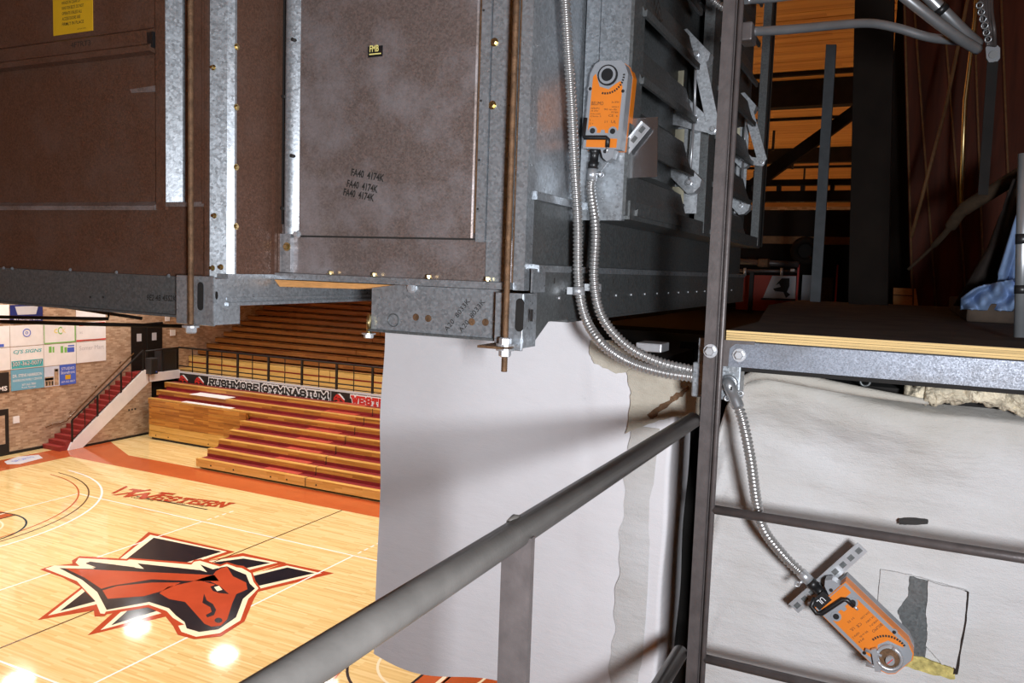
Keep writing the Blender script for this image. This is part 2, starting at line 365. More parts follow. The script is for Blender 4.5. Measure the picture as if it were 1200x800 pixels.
paint('border_band', [(-32.75, YT), (-2, YT), (-2, 23.72), (-29.4, 23.72), (-32.75, 25.3)], M['orange_court'], .003, 'orange red border band along the bleachers')
paint('border_band', [(-32.75, 5), (-31.1, 5), (-31.1, YT), (-32.75, YT)], M['orange_court'], .003, 'orange red border band along the stair wall')
strip('center_line', M['thin_line'], (CX, 7), (CX, YT), .05, .004, 'thin dark brown half court line')
for x in (-20, -14): strip('court_line', M['white_gloss'], (x, 10.1), (x, 18.9), .05, .004)
for y in (10.12, 18.9): strip('court_line', M['white_gloss'], (-26, y), (-8, y), .05, .004)
for x in (-26, -8): strip('court_line', M['white_gloss'], (x, 10.1), (x, 18.9), .05, .004)
for k in range(4):
    for x in (-20, -14): strip('court_line', M['white_gloss'], (x, 19.1 + k * .32), (x, 19.28 + k * .32), .05, .004)
for sgn in (-1, 1):
    c = (CX + sgn * 12.35, CY); a0, a1 = (-88, 88) if sgn < 0 else (92, 268)
    arc('arc_line', M['white_gloss'], c, 6.32, a0, a1, .07, .005, 'white outer three point arc')
    arc('arc_line', M['thin_line'], c, 5.90, a0, a1, .05, .005, 'dark middle three point arc')
    arc('arc_line', M['orange_court'], c, 5.58, a0, a1, .05, .005, 'orange inner three point arc')
    k = (CX + sgn * 8.46, CY)
    arc('key_circle', M['navy'], k, 1.83, 0, 360, .06, .006, 'black free throw circle')
    e = CX + sgn * 14.1
    paint('key_area', [(k[0], CY - 1.83), (e, CY - 1.83), (e, CY + 1.83), (k[0], CY + 1.83)], M['orange_court'], .004, 'orange red painted key')
    arc('key_circle', M['cream'], k, 1.2, 0, 360, .06, .006)
    strip('key_line', M['navy'], (k[0], CY - 1.83), (k[0], CY + 1.83), .06, .006)
    strip('key_line', M['cream'], (k[0] + sgn * .45, CY - 1.8), (k[0] + sgn * .45, CY + 1.8), .09, .006)

# ---- centre court horse emblem (painted, traced to the floor plane)
def EP(pts): # crop pixels -> floor metres
    out = []
    for x, y in pts:
        p = ZP(30 + x / 3.243, 600 + y / 3.243, 0); out.append((p.x, p.y))
    return out
EM = [
 ('emblem_outline', 'red', .0055, [(45,410),(200,292),(345,182),(467,75),(795,150),(600,215),(265,372)]),
 ('emblem_outline', 'red', .0055, [(235,468),(380,340),(690,185),(825,155),(990,192),(860,230),(540,395)]),
 ('emblem_outline', 'red', .0055, [(790,262),(985,193),(1172,232),(885,302)]),
 ('emblem_border', 'cream', .0075, [(85,393),(474,86),(765,150),(600,205),(262,352)]),
 ('emblem_border', 'cream', .0075, [(285,448),(400,345),(700,185),(826,167),(958,192),(840,222),(530,380)]),
 ('emblem_border', 'cream', .0075, [(850,236),(993,203),(1125,232),(880,293)]),
 ('emblem_bar', 'navy', .0095, [(130,376),(487,97),(745,150),(600,195),(262,340)]),
 ('emblem_bar', 'navy', .0095, [(325,430),(420,345),(720,190),(828,176),(930,193),(830,215),(510,372)]),
 ('emblem_bar', 'navy', .0095, [(850,246),(995,210),(1098,232),(878,282)]),
 ('horse_outline', 'red', .0115, [(55,218),(95,205),(178,196),(176,184),(205,167),(385,178),(395,174),(630,192),(640,182),(665,178),(740,200),(765,190),(805,202),(828,205),(862,226),(874,262),(893,288),(868,330),(832,415),(742,472),(640,483),(578,466),(560,432),(525,388),(465,362),(310,388),(300,395),(262,397),(258,366),(275,347),(205,282),(140,248)]),
 ('horse_border', 'cream', .0135, [(75,215),(110,203),(205,205),(190,192),(202,175),(385,185),(394,180),(630,200),(640,189),(662,185),(738,207),(765,197),(802,210),(822,213),(856,232),(866,265),(885,290),(846,330),(816,412),(738,460),(648,474),(592,455),(580,432),(604,428),(560,402),(536,376),(468,352),(305,378),(300,387),(284,385),(265,338),(195,262)]),
 ('horse_black', 'navy', .0155, [(128,213),(262,216),(228,195),(245,188),(448,214),(410,190),(655,216),(655,196),(712,218),(742,210),(765,206),(798,222),(838,238),(852,272),(872,291),(826,330),(800,400),(733,446),(660,456),(612,442),(604,418),(572,394),(545,366),(470,342),(308,372),(272,304),(215,258)]),  # black painted layer of the emblem itself
 ('mane_lock', 'cream', .0175, [(196,187),(208,176),(388,190),(396,198),(246,182),(226,195),(268,211),(222,208)]),
 ('mane_lock', 'cream', .0175, [(388,192),(402,183),(636,206),(662,221),(425,195),(450,216),(418,212)]),
 ('mane_lock', 'cream', .0175, [(634,205),(642,190),(662,187),(740,208),(735,214),(664,200),(690,229),(664,221)]),
 ('horse_neck', 'red', .0175, [(150,214),(718,240),(735,262),(620,262),(480,256),(330,280),(288,292),(225,250)]),
 ('horse_neck', 'red', .0175, [(292,298),(350,281),(480,268),(590,268),(520,300),(450,320),(312,330)]),
 ('horse_head', 'red', .0175, [(628,266),(700,242),(712,240),(722,226),(742,214),(766,208),(788,244),(838,268),(843,294),(801,312),(786,345),(766,408),(742,432),(706,436),(680,425),(606,342),(546,331),(508,309),(540,285)]),
 ('horse_eye', 'navy', .0195, [(668,262),(702,264),(738,282),(773,312),(735,308),(712,300),(702,284),(722,276)]),
 ('horse_eye', 'cream', .0215, [(716,286),(735,281),(748,296),(728,301)]),
 ('horse_cheek', 'navy', .0195, [(678,310),(688,336),(712,350),(724,372),(716,392),(690,401),(685,392),(707,380),(702,362),(672,345)]),
 ('horse_nostril', 'navy', .0195, [(733 + 15 * math.cos(a * .628), 412 + 10 * math.sin(a * .628)) for a in range(10)]),
]
for nm, mt, z, pts in EM: paint(nm, EP(pts), M[mt], z * .5)

# ---- WESTERN lettering painted near the sideline
a = ZP(158, 583, 0); b = ZP(262, 595, 0); U = (b - a).normalized(); W = V((-U.y, U.x, 0))
paint('slash_mark', [(p.x, p.y) for p in (ZP(130, 578, 0), ZP(148, 569, 0), ZP(150, 570.5, 0), ZP(134, 578.5, 0))], M['red'], .005)
paint('slash_mark', [(p.x, p.y) for p in (ZP(130, 580, 0), ZP(176, 573, 0), ZP(178, 574.5, 0), ZP(136, 580.5, 0))], M['red'], .005)
block('W', M['red'], fl, ZP(140, 580.5, .005), U, W, 1.25, .80, .20, 'floor_lettering', .12)
block('ESTERN', M['red'], fl, ZP(178, 584.5, .005), U, W, 2.75, .50, .13, 'floor_lettering', .12)
strip('floor_rule', M['navy'], ZP(160, 581.5, 0).xy, ZP(243, 597, 0).xy, .07, .005)
text('Wyoming Community College', M['thin_line'], fl, ZP(150, 583.5, .005), U, W, 3.1, .2, name='floor_lettering')
dec = MB().prism([V((p[0], p[1], .004)) for p in [(-32.4, 20.3), (-32.75, 21.1), (-32.4, 21.75), (-31.75, 21.5), (-31.55, 20.4), (-31.9, 20.1)]], (0, 0, .003)).build('floor_decal', M['grey_print'], fl, 'pale grey and blue floor decal')
text('SPORTS', M['blue'], fl, (-32.0, 20.5, .009), (-.15, .98, 0), (-.98, -.15, 0), .95, .24, name='decal_lettering')

# ================================================================== STAIR, LANDING, WALL THINGS
XW, XS2 = -33.4, -32.2
st = thing('stair', 'dark red stair climbing the brick wall to the upper deck', 'stairs', (-32.8, 23, 0))
N = 16; rise = 2.92 / N; run = (27.1 - 22.6) / N
for k in range(N):
    MB().box(XW + .001, XS2 - .06, 22.6 + k * run, 27.12, k * rise, (k + 1) * rise).build('step', M['stair_red'], st)
y0s, y1s = 23.0, 27.05
MB().prism([(XS2 - .06, 22.95, 0), (XS2 - .06, 23.62, 0), (XS2 - .06, 27.1, 2.50), (XS2 - .06, 27.1, 3.12), (XS2 - .06, 26.85, 3.12), (XS2 - .06, 23.1, .30)], (.1, 0, 0)).build('stringer', M['white'], st, 'white sloping stringer board')
MB().prism([(XS2 - .05, 23.6, 0), (XS2 - .05, 27.3, 0), (XS2 - .05, 27.3, 2.6), (XS2 - .05, 27.1, 2.52)], (.04, 0, 0)).build('brick_infill', M['brick'], st, 'tan brick wall under the stringer')
MB().box(XS2 - .02, XS2 + .012, 23.6, 27.3, 0, .1).build('skirting', M['black_steel'], st)
for k in range(3): MB().box(XS2 - .012, XS2 + .0, 26.0 + k * .17, 26.08 + k * .17, 1.28, 1.36).build('vent', M['ink'], st)
rl = thing('stair_railing', 'black metal railing along the white stair stringer', 'railing', (XS2, 23.2, .3))
def slope(y, off): return off + .30 + (y - 23.1) * (3.12 - .30) / (26.85 - 23.1)
for y in (23.15, 24.4, 25.62, 26.83):
    MB().box(XS2 - .03, XS2 + .03, y - .03, y + .03, slope(y, -.05), slope(y, .95)).build('post', M['black_steel'], rl)
for y in (23.77, 25.0, 26.2):
    MB().box(XS2 - .012, XS2 + .012, y - .012, y + .012, slope(y, .05), slope(y, .93)).build('baluster', M['black_steel'], rl)
for o_, r in ((.95, .035), (.07, .02)):
    MB().tube([(XS2, 23.15, slope(23.15, o_)), (XS2, 26.83, slope(26.83, o_))], r, 8).build('rail', M['black_steel'], rl)
hr = thing('wall_handrail', 'slim brown handrail fixed to the brick wall by the stair', 'handrail', (XW + .1, 22.9, 1))
MB().tube([(XW + .12, 22.7, .93), (XW + .12, 23.0, 1.0), (XW + .12, 23.62, 1.05), (XW + .12, 27.2, 3.8)], .035, 8).build('rail', M['thin_line'], hr)
for y in (23.9, 25.2, 26.5): MB().cyl((XW, y, 1.15 + (y - 23.62) * .77), (XW + .12, y, 1.24 + (y - 23.62) * .77), .02, 6).build('bracket', M['thin_line'], hr)

ld = thing('upper_deck', 'upper bleacher deck with white fascia above the stair wall', 'deck', (-22, 30, 2.8))
MB().box(-33.38, -8, 29.0, 30.58, 2.62, 2.80).build('deck_slab', M['deck_pale'], ld)
MB().box(-33.38, XS2 + .02, 27.14, 29.0, 2.55, 2.92).build('landing', M['stair_red'], ld)
MB().box(XS2 - .02, XS2 + .06, 27.15, 28.95, 2.52, 2.93).build('fascia', M['white'], ld, 'white landing fascia')
MB().box(-33.3, -8, 29.04, 29.2, 0, 2.62).build('back_panel', M['darkbrown'], ld)
MB().box(-33.3, XS2 - .25, 27.3, 29.0, 0, 2.52).build('recess_shade', M['darkbrown'], ld)  # near-black block painted in place of the shade in the recess

dr = structure(MB().box(XW, XW + .06, 27.14, 28.92, 2.92, 5.12).build('door_1', M['darkbrown']))
MB().box(XW + .03, XW + .08, 27.98, 28.04, 2.92, 5.05).build('mullion', M['black_steel'], dr)
for y in (27.42, 28.3): MB().box(XW + .05, XW + .075, y, y + .26, 4.35, 4.72).build('door_window', M['grey_print'], dr)
d2 = structure(MB().box(XW, XW + .05, 19.6, 21.12, 0, 1.95).build('door_2', M['black_steel']))
MB().box(XW + .04, XW + .07, 20.0, 20.95, .5, 1.7).build('door_window', M['brick'], d2)

def wallbox(name, y0, y1, z0, z1, mat, label, cat, parent=None, d=.05):
    return tag(MB().box(XW, XW + d, y0, y1, z0, z1).build(name, mat), label, cat)
wallbox('switch_plate', 21.32, 21.58, 1.29, 1.58, M['white'], 'white square plate low on the brick wall near the lower door', 'plate')
wallbox('exit_sign', 29.15, 29.4, 5.25, 5.5, M['white'], 'small white box high on the wall above the upper door corner', 'box')
wallbox('alarm_box', 29.45, 29.75, 4.5, 4.8, M['white'], 'small white alarm box right of the upper door', 'box')

sp = thing('loudspeaker', 'black loudspeaker box hung at the top of the stair', 'speaker', (XS2 + .1, 27.1, 2.9))
MB().bbox(XS2 - .02, XS2 + .38, 26.95, 27.35, 2.92, 3.68, .02).build('cabinet', M['speaker'], sp)
MB().box(XS2 + .381, XS2 + .39, 27.0, 27.3, 2.98, 3.6).build('grille', M['black'], sp)
MB().box(XS2 + .385, XS2 + .395, 27.22, 27.27, 3.0, 3.05).build('badge', M['blue'], sp)
s2 = thing('tall_speaker', 'tall black cabinet standing on the landing behind the hung loudspeaker', 'cabinet', (-32.4, 28.3, 2.93))
MB().bbox(-32.7, -32.25, 27.9, 28.85, 2.93, 4.0, .02).build('cabinet', M['speaker'], s2)
MB().box(-32.249, -32.24, 28.0, 28.75, 3.0, 3.9).build('grille', M['black'], s2)

# ---- sponsor banners on the brick wall (flat print)
PX = XW + .03
UY, UZ = V((0, 1, 0)), V((0, 0, 1))
def poster(y0, y1, z0, z1, mat, label):
    t = thing('wall_banner', label, 'banner', (PX, y0, z0), 'sponsor banners on the brick wall')
    MB().box(XW, PX, y0 + .015, y1 - .015, z0 + .015, z1 - .015).build('sheet', mat, t); return t
def pt(t, s, mat, y, z, w_, h, sh=0, off=.0): return text(s, mat, t, (PX + .004, y, z), UY, UZ, w_, h, shear=sh, offset=off)
def pb(t, y0, y1, z0, z1, mat, name='print_block'): return MB().box(PX, PX + .003, y0, y1, z0, z1).build(name, mat, t)
Y_ = [19.74, 21.26, 22.72, 24.25, 25.77]; Z_ = [5.42, 4.52, 3.56, 2.65]
p = poster(Y_[0], Y_[1], 5.5, 6.3, M['white'], 'plain white banner left of the navy banner in the top row')
p = poster(Y_[1] + .02, Y_[2], 5.46, 6.28, M['posternavy'], 'navy banner with a grey shape and white words in the top row')
MB().prism([(PX, 21.5, 6.2), (PX, 22.5, 6.2), (PX, 22.4, 5.85), (PX, 21.6, 5.85)], (.003, 0, 0)).build('print_block', M['grey_print'], p)
pt(p, 'ROOMSTORE', M['white'], 21.45, 5.6, 1.15, .16, off=.02)
p = poster(Y_[3], Y_[4], 5.5, 6.25, M['white'], 'white banner with faint print at the right of the top row')
p = poster(Y_[0], Y_[1], Z_[1], Z_[0], M['white'], 'white banner with a blue foot block left of the ring banner')
pb(p, 20.75, 21.0, 4.55, 4.67, M['blue'])
p = poster(Y_[1], Y_[2], Z_[1], Z_[0], M['white'], 'white banner with a small blue ring emblem')
MB().ring((PX + .003, 21.98, 5.08), (1, 0, 0), .16, .018, 24, 6).build('ring_emblem', M['blue'], p)
MB().ring((PX + .003, 21.98, 5.08), (1, 0, 0), .05, .012, 12, 6).build('ring_emblem', M['blue'], p)
p = poster(Y_[2], Y_[3], Z_[1], Z_[0], M['white'], 'white banner framed in green with three overlapping letters')
pb(p, Y_[2] + .03, Y_[3] - .03, Z_[1] + .02, Z_[1] + .07, M['green']); pb(p, Y_[3] - .07, Y_[3] - .02, Z_[1] + .03, Z_[0] - .05, M['green']); pb(p, Y_[2] + .02, Y_[2] + .05, Z_[1] + .03, Z_[0] - .05, M['green'])
pt(p, 'c', M['lemon'], 23.2, 4.98, .17, .2, off=.02); pt(p, 'C', M['green'], 23.38, 4.92, .2, .34, off=.01); pt(p, 'K', M['lemon'], 23.6, 4.98, .16, .2)
p = poster(Y_[3], Y_[4], Z_[1], Z_[0], M['white'], 'white banner with red bands along top and bottom')
pb(p, 24.4, 25.72, 5.24, 5.38, M['bright_red']); pb(p, 24.26, 24.55, 4.55, 4.62, M['bright_red']); pb(p, 24.55, 25.5, 4.55, 4.62, M['red_mat']); pb(p, 25.5, 25.75, 4.55, 4.62, M['bright_red'])
pt(p, 'at', M['grey_print'], 24.42, 4.9, .16, .1)
p = poster(Y_[0], Y_[1], Z_[2], Z_[1], M['white'], 'plain white banner left of the telephone number banner')
p = poster(Y_[1], Y_[2], Z_[2], Z_[1], M['white'], 'white banner with a telephone number on a cyan band')
pt(p, "CJ'S SIGNS", M['cyan'], 21.38, 4.18, 1.25, .2, .2, .02); pb(p, 21.3, 22.68, 3.6, 3.92, M['cyan'])
pt(p, '307-362-0077', M['ink'], 21.32, 3.68, 1.33, .22, 0, .04); pt(p, '307-362-0077', M['white'], 21.34, 3.7, 1.28, .18).location.x += .002
p = poster(Y_[2], Y_[3], Z_[2], Z_[1], M['white'], 'white banner with green and blue blocks')
pb(p, 22.95, 23.08, 4.15, 4.42, M['green']); pb(p, 23.12, 23.2, 4.15, 4.4, M['green']); pb(p, 23.5, 23.62, 4.1, 4.4, M['green']); pb(p, 23.68, 23.8, 4.1, 4.34, M['green'])
pb(p, 23.82, 24.15, 4.1, 4.32, M['blue']); pb(p, 23.85, 24.15, 4.36, 4.42, M['blue'])
p = poster(Y_[3], Y_[4], Z_[2], Z_[1], M['white'], 'white banner with faint grey lettering at the right end of its row')
pt(p, 'Somer Mart', M['grey_print'], 24.4, 4.14, 1.25, .2)
p = poster(Y_[0], Y_[1] - .06, 2.62, 3.5, M['banner_black'], 'black banner with white letters at the lower left')
pt(p, 'FARMS', M['white'], 20.2, 2.72, .9, .2, 0, .03)
p = poster(Y_[1], Y_[2], Z_[3], Z_[2], M['posterblue'], 'light blue banner of white lettering in the lowest row')
pt(p, "DR. STEVE HARRISON", M['white'], 21.34, 3.22, 1.28, .13, 0, .01); pt(p, 'HARRISON FAMILY CENTER', M['white'], 21.34, 3.04, 1.28, .1); pt(p, '307-362-7800', M['white'], 21.72, 2.84, .62, .09); pt(p, 'Rock Springs', M['white'], 21.72, 2.72, .62, .08)
p = poster(Y_[2], 23.44, Z_[3], Z_[2], M['sky'], 'banner picturing a pale building with a tower')
pb(p, 22.75, 23.15, 2.7, 3.1, M['tan']); pb(p, 23.18, 23.38, 2.7, 3.42, M['tan']); pb(p, 22.75, 23.2, 2.95, 3.05, M['white'])
for k in range(3): pb(p, 22.8 + k * .13, 22.86 + k * .13, 2.72, 2.9, M['ink'], 'print_window')
pb(p, 23.22, 23.36, 3.3, 3.4, M['yellow'])
p = poster(23.44, Y_[3] - .02, Z_[3], Z_[2] + .02, M['blue'], 'royal blue banner with a yellow square and white words')
pt(p, 'STUDIO', M['white'], 23.52, 3.33, .62, .12); pt(p, 'Storefront', M['white'], 23.5, 3.15, .66, .13); pb(p, 23.7, 23.96, 2.9, 3.1, M['yellow']); pt(p, '307-362-0077', M['white'], 23.5, 2.76, .66, .08)

# ================================================================== BLEACHERS
X0, XG, X1 = -25.41, -19.81, -9.0
bl = thing('lower_bleacher', 'lower wooden bleacher of stepped benches with red footboards', 'bleacher', (-19, 26, 0))
def seat_z(i): return .41 + .29 * i
for i in range(8):
    y = 23.68 + .6 * i; z = seat_z(i); xl = X0 if i < 5 else -31.7 - .15 * (i - 5)
    mt = M['bench_front'] if i == 0 else M['bench']
    for a, b in ((xl, XG - .02), (XG + .02, X1)):
        MB().box(a, b, y, y + .035, z - (.32 if i == 0 else .25), z).build('front_board', mt, bl)
        MB().box(a, b, y - .012, y + .20, z - .03, z + .004).build('seat_board', M['bench_front'], bl)
        MB().box(a, b, y + .22, y + .60, z - .05, z - .02).build('footboard', M['red_tread'], bl)
        if i < 7: MB().box(a, b, y + .59, y + .605, z - .04, z + .10).build('riser', M['red_tread'], bl)
    MB().box(XG - 2.3 + .0, XG - .6, y + .26, y + .62, z - .02, z + .0).build('aisle_step', M['red_mat'], bl)
    MB().box(XG - .02, XG + .02, y + .01, y + .2, z - .3, z - .004).build('joint_gap', M['ink'], bl)
MB().box(X0 + .3, X1, 23.9, 28.9, 0, .09).build('underframe', M['black_steel'], bl)
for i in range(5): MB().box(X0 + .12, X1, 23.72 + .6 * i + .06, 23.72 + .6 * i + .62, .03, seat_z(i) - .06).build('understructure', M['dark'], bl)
for x in (-24.6, -23.4, -21.5, -20.7, -19.3, -15.6): MB().cyl((x, 23.67, .22), (x, 23.69, .22), .035, 8).build('bolt_hole', M['ink'], bl)
cs = thing('closed_bleacher', 'pushed in bleacher section stacked flush beside the stair wall', 'bleacher', (-28.5, 26.5, 0))
for k in range(6):
    z0 = .10 + k * .29
    MB().box(-31.35, X0 - .02, 26.42 + .012 * (k % 2), 26.62, z0 + .012, z0 + .29).build('front_board', M['bench_front'] if k < 2 else M['bench'], cs)
MB().box(-31.2, X0 - .05, 26.46, 26.6, .0, .11).build('toe_strip', M['ink'], cs)
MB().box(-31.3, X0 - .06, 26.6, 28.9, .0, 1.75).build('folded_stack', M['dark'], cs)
for k, x in enumerate((-30.9, -30.1, -27.6, -27.0)): MB().cyl((x, 26.41, .22), (x, 26.43, .22), .03, 8).build('bolt_hole', M['ink'], cs)
pa = tag(MB().box(-29.6, -27.4, 27.2, 27.85, seat_z(6) + .01, seat_z(6) + .03).build('paper_sheet', M['white']), 'large white sheet lying on the bleacher below the black banner', 'paper', 'white sheets on the bleacher')
pa2 = tag(MB().box(-29.6, -26.6, 26.72, 27.0, seat_z(5) + .01, seat_z(5) + .03).build('paper_sheet', M['white']), 'long white sheet on the bleacher row below the larger sheet', 'paper', 'white sheets on the bleacher')

ub = thing('upper_bleacher', 'dim upper bleacher of many wooden rows behind the black railing', 'bleacher', (-22, 34, 2.8))
for j in range(13):
    y = 30.6 + .6 * j; z = 3.42 + .275 * j; mt = M['deck_pale'] if j < 1 else M['upper']
    xs_ = [-33.35, -24.2 + .05 * j, -17.6, -8.0]
    for a, b in zip(xs_[:-1], xs_[1:]):
        MB().box(a, b - .03, y, y + .04, z - (.62 if j == 0 else .235), z).build('front_board', mt, ub)
        MB().box(a, b - .03, y, y + .25, z - .03, z + .004).build('seat_board', mt, ub)
    MB().box(-33.35, -8, y + .25, y + .62, z - .07, z - .035).build('footboard', M['red_tread'], ub)
MB().box(-33.35, -8, 30.585, 30.6, 3.06, 3.12).build('red_stripe', M['red_tread'], ub)

dk = thing('deck_railing', 'black post railing along the edge of the upper deck', 'railing', (-22, 29, 2.8))
xp = [YP(px, 425, 29.02).x for px in (208, 243, 278.6, 314.8, 354, 394.7, 437)]
xb = [YP(px, 425, 29.02).x for px in (225.7, 260, 296, 334, 374, 415)]
for x in xp: MB().box(x - .045, x + .045, 28.98, 29.06, 2.8, 4.03).build('post', M['black_steel'], dk)
for x in xb: MB().box(x - .016, x + .016, 29.0, 29.03, 2.85, 4.0).build('baluster', M['black_steel'], dk)
for z, r in ((4.03, .045), (3.12, .03), (2.92, .02)): MB().tube([(-32.3, 29.02, z), (-8, 29.02, z)], r, 8).build('rail', M['black_steel'], dk)
MB().tube([(-32.22, 27.0, 4.0), (-32.22, 29.02, 4.03)], .04, 8).build('rail', M['black_steel'], dk)
for y in (27.0, 28.0): MB().box(-32.25, -32.19, y - .03, y + .03, 2.9, 4.0).build('post', M['black_steel'], dk)

gb = thing('gym_banner', 'long black banner with outlined gymnasium lettering below the railing', 'banner', (-26, 28.95, 1.8))
YBn = 28.93
MB().box(-32.35, -8, YBn, YBn + .05, 1.85, 2.80).build('banner_sheet', M['banner_black'], gb)
MB().box(-32.4, -8, YBn - .02, YBn + .12, 2.78, 2.86).build('top_trim', M['grey_print'], gb)
def btext(s_, px0_, px1_, z, h, mat, th, dy):
    x0 = YP(px0_, 455, YBn).x; x1 = YP(px1_, 465, YBn).x
    return block(s_, mat, gb, (x0, YBn - dy, z), (1, 0, 0), (0, 0, 1), x1 - x0, h, th)
for s_, a, b in (('RUSHMORE', 246, 302.5), ('GYMNASIUM', 308.5, 383)):
    btext(s_, a, b, 2.375, .28, M['white'], .19, .004)
    btext(s_, a, b, 2.375, .28, M['ink'], .092, .013)
btext('WESTERN', 413.5, 466, 2.37, .28, M['white'], .19, .004); btext('WESTERN', 413.5, 466, 2.37, .28, M['bright_red'], .10, .013)
def bhorse(px):
    x = YP(px, 450, YBn).x
    def q(pts, mat, dy, nm): MB().prism([(x + a * 1.2, YBn - dy, 2.32 + b * 1.2) for a, b in pts], (0, .004, 0)).build(nm, mat, gb)
    q([(0, .065), (.03, .16), (.10, .24), (.16, .29), (.24, .27), (.33, .23), (.43, .15), (.52, .065), (.49, .016), (.41, .06), (.33, .10), (.28, .05), (.23, 0), (.19, .05), (.13, .08), (.07, .05), (.03, .03)], M['bright_red'], .005, 'horse_head')
    q([(.19, .30), (.29, .325), (.42, .23), (.53, .12), (.49, .095), (.36, .20), (.26, .28)], M['white'], .008, 'mane_lock')
    q([(.09, .17), (.16, .20), (.17, .17), (.11, .14)], M['ink'], .010, 'horse_eye')
    q([(.19, .14), (.31, .15), (.38, .11), (.28, .11)], M['ink'], .010, 'horse_cheek')
bhorse(209.5); bhorse(228); bhorse(391)
MB().box(YP(387.3, 465, YBn).x, YP(388, 465, YBn).x, YBn - .004, YBn, 1.86, 2.79).build('seam', M['grey_print'], gb)

# black pipes hanging below the left end of the air handler
bp = thing('black_pipe_frame', 'pair of thin black pipes crossing below the left unit', 'pipe', CAM + ray(60, 376) * 6)
MB().tube([CAM + ray(-20, 371) * 6, CAM + ray(127, 373.5) * 6.2, CAM + ray(127, 366) * 6.2], .013, 10).build('pipe', M['black_steel'], bp)
MB().tube([CAM + ray(-20, 376) * 5.6, CAM + ray(100, 379.5) * 5.8, CAM + ray(216, 382) * 6.0], .014, 10).build('pipe', M['black_steel'], bp)
MB().tube([CAM + ray(80, 360) * 6.4, CAM + ray(166, 373) * 6.3], .013, 10).build('pipe', M['black_steel'], bp)
MB().prism([CAM + ray(150, 380.5) * 5.9, CAM + ray(188, 377) * 5.95, CAM + ray(189, 381) * 5.95], (0, .02, 0)).build('gusset', M['black_steel'], bp)

# ================================================================== AIR HANDLER
YF, XS, YL, XL = 1.513, -.704, 1.338, -1.346
def z_(v): return H + v
ah = thing('air_handler', 'large galvanised air handling unit hanging over the gym', 'air handler', (-1.3, 2.2, H - .13))
# --- right section
MB().box(XL, XS - .022, YF + .02, 3.95, z_(-.03), z_(2.9)).build('casing', M['galv_dark'], ah)
MB().box(-4.2, XL - .01, YL + .06, 3.95, z_(-.04), z_(2.9)).build('casing', M['galv_dark'], ah)
# lower front panel below the door
MB().box(XL, XS - .01, YF, YF + .022, z_(-.03), z_(.056)).build('lower_panel', M['panel'], ah)
MB().box(XL, XS - .01, YF + .004, YF + .022, z_(.056), z_(1.6)).build('face_panel', M['galv'], ah)
# door with a rolled left edge
dl, dr_ = -1.33, -.826
pts = [(dl, YF + .006), (dl, YF - .004), (dl + .012, YF - .010), (dl + .026, YF - .011), (dl + .045, YF - .0085), (dl + .07, YF - .008), (dr_ - .004, YF - .008), (dr_, YF - .006), (dr_, YF + .006)]
MB().prism([(x, y, z_(.0595)) for x, y in pts], (0, 0, 1.5)).build('access_door', M['panel'], ah, 'large dusty access door with stamped numbers')
hs = [(dl + .002 + .042 * k / 8, YF - .008 - .0165 * math.sin(math.pi * (k / 8) ** .75)) for k in range(9)]
hp = MB().add([(x, y, z_(zz)) for zz in (.0615, 1.56) for x, y in hs], [(k, k + 1, k + 10, k + 9) for k in range(8)], True)
hp.box(dl + .002, dl + .044, YF - .008, YF - .004, z_(.0615), z_(1.56))
hp.build('hinge_strip', M['galv'], ah, 'bright galvanised strip down the door edge')
MB().box(dl - .014, dl - .003, YF - .003, YF + .002, z_(.085), z_(1.6)).build('door_gap', M['dark'], ah)
MB().box(dr_ + .001, dr_ + .005, YF - .004, YF + .004, z_(.07), z_(1.6)).build('door_gap', M['rust'], ah)
MB().box(dl, dr_, YF - .001, YF + .001, z_(.0555), z_(.0595)).build('door_seam', M['ink'], ah)
MB().box(dl - .012, dl + .022, YF - .012, YF, z_(-.028), z_(.062)).build('corner_plate', M['galv'], ah, 'bright lower corner plate')
# right stile strips
MB().box(dr_ + .006, dr_ + .028, YF - .006, YF + .004, z_(.052), z_(1.6)).build('door_stop', M['galv'], ah)
MB().box(dr_ + .031, XS - .034, YF - .004, YF + .004, z_(-.03), z_(1.6)).build('corner_strip', M['galv'], ah)
MB().box(XS - .030, XS - .026, YF - .003, YF + .003, z_(-.03), z_(1.6)).build('corner_seam', M['rust'], ah)
MB().box(XS - .025, XS, YF - .006, YF + .03, z_(-.045), z_(1.6)).build('corner_post', M['galv'], ah)
for z in (.455, .33): MB().hexbolt((-.79, YF - .004, z_(z)), (0, -1, 0), .006, .006).build('screw', M['brass'], ah)
for z in (.52, .34, .22, .12): MB().cyl((dr_ + .010, YF - .007, z_(z)), (dr_ + .010, YF - .004, z_(z)), .0025, 8).build('rivet', M['ink'], ah)
for k, z in enumerate((.63, .50, .375, .24, .12)): MB().cyl((dl + .008 + (k % 2) * .025, YF - .026, z_(z)), (dl + .008 + (k % 2) * .025, YF - .010, z_(z)), .0042, 8).build('rivet', M['ink'], ah)
for x, z in ((dl + .012, .012), ): MB().hexbolt((x, YF - .012, z_(z + .02)), (0, -1, 0), .007, .008).build('screw', M['brass'], ah)
MB().hexbolt((dl + .04, YF - .009, z_(.062)), (0, -1, 0), .007, .010).build('latch_bolt', M['zinc'], ah)
# bottom flange, ledge and its screws
MB().prism([(XL, YF + .01, z_(-.028)), (XL, YF - .028, z_(-.030)), (XL, YF - .030, z_(-.044)), (XL, YF + .01, z_(-.044))], (XS - .03 - XL, 0, 0)).build('bottom_flange', M['galv'], ah)
for px in (385, 436, 500, 569): 
    x = YP(px, 327, YF - .02).x; MB().hexbolt((x, YF - .012, z_(-.028)), (0, 0, 1), .006, .008).build('screw', M['brass'], ah)
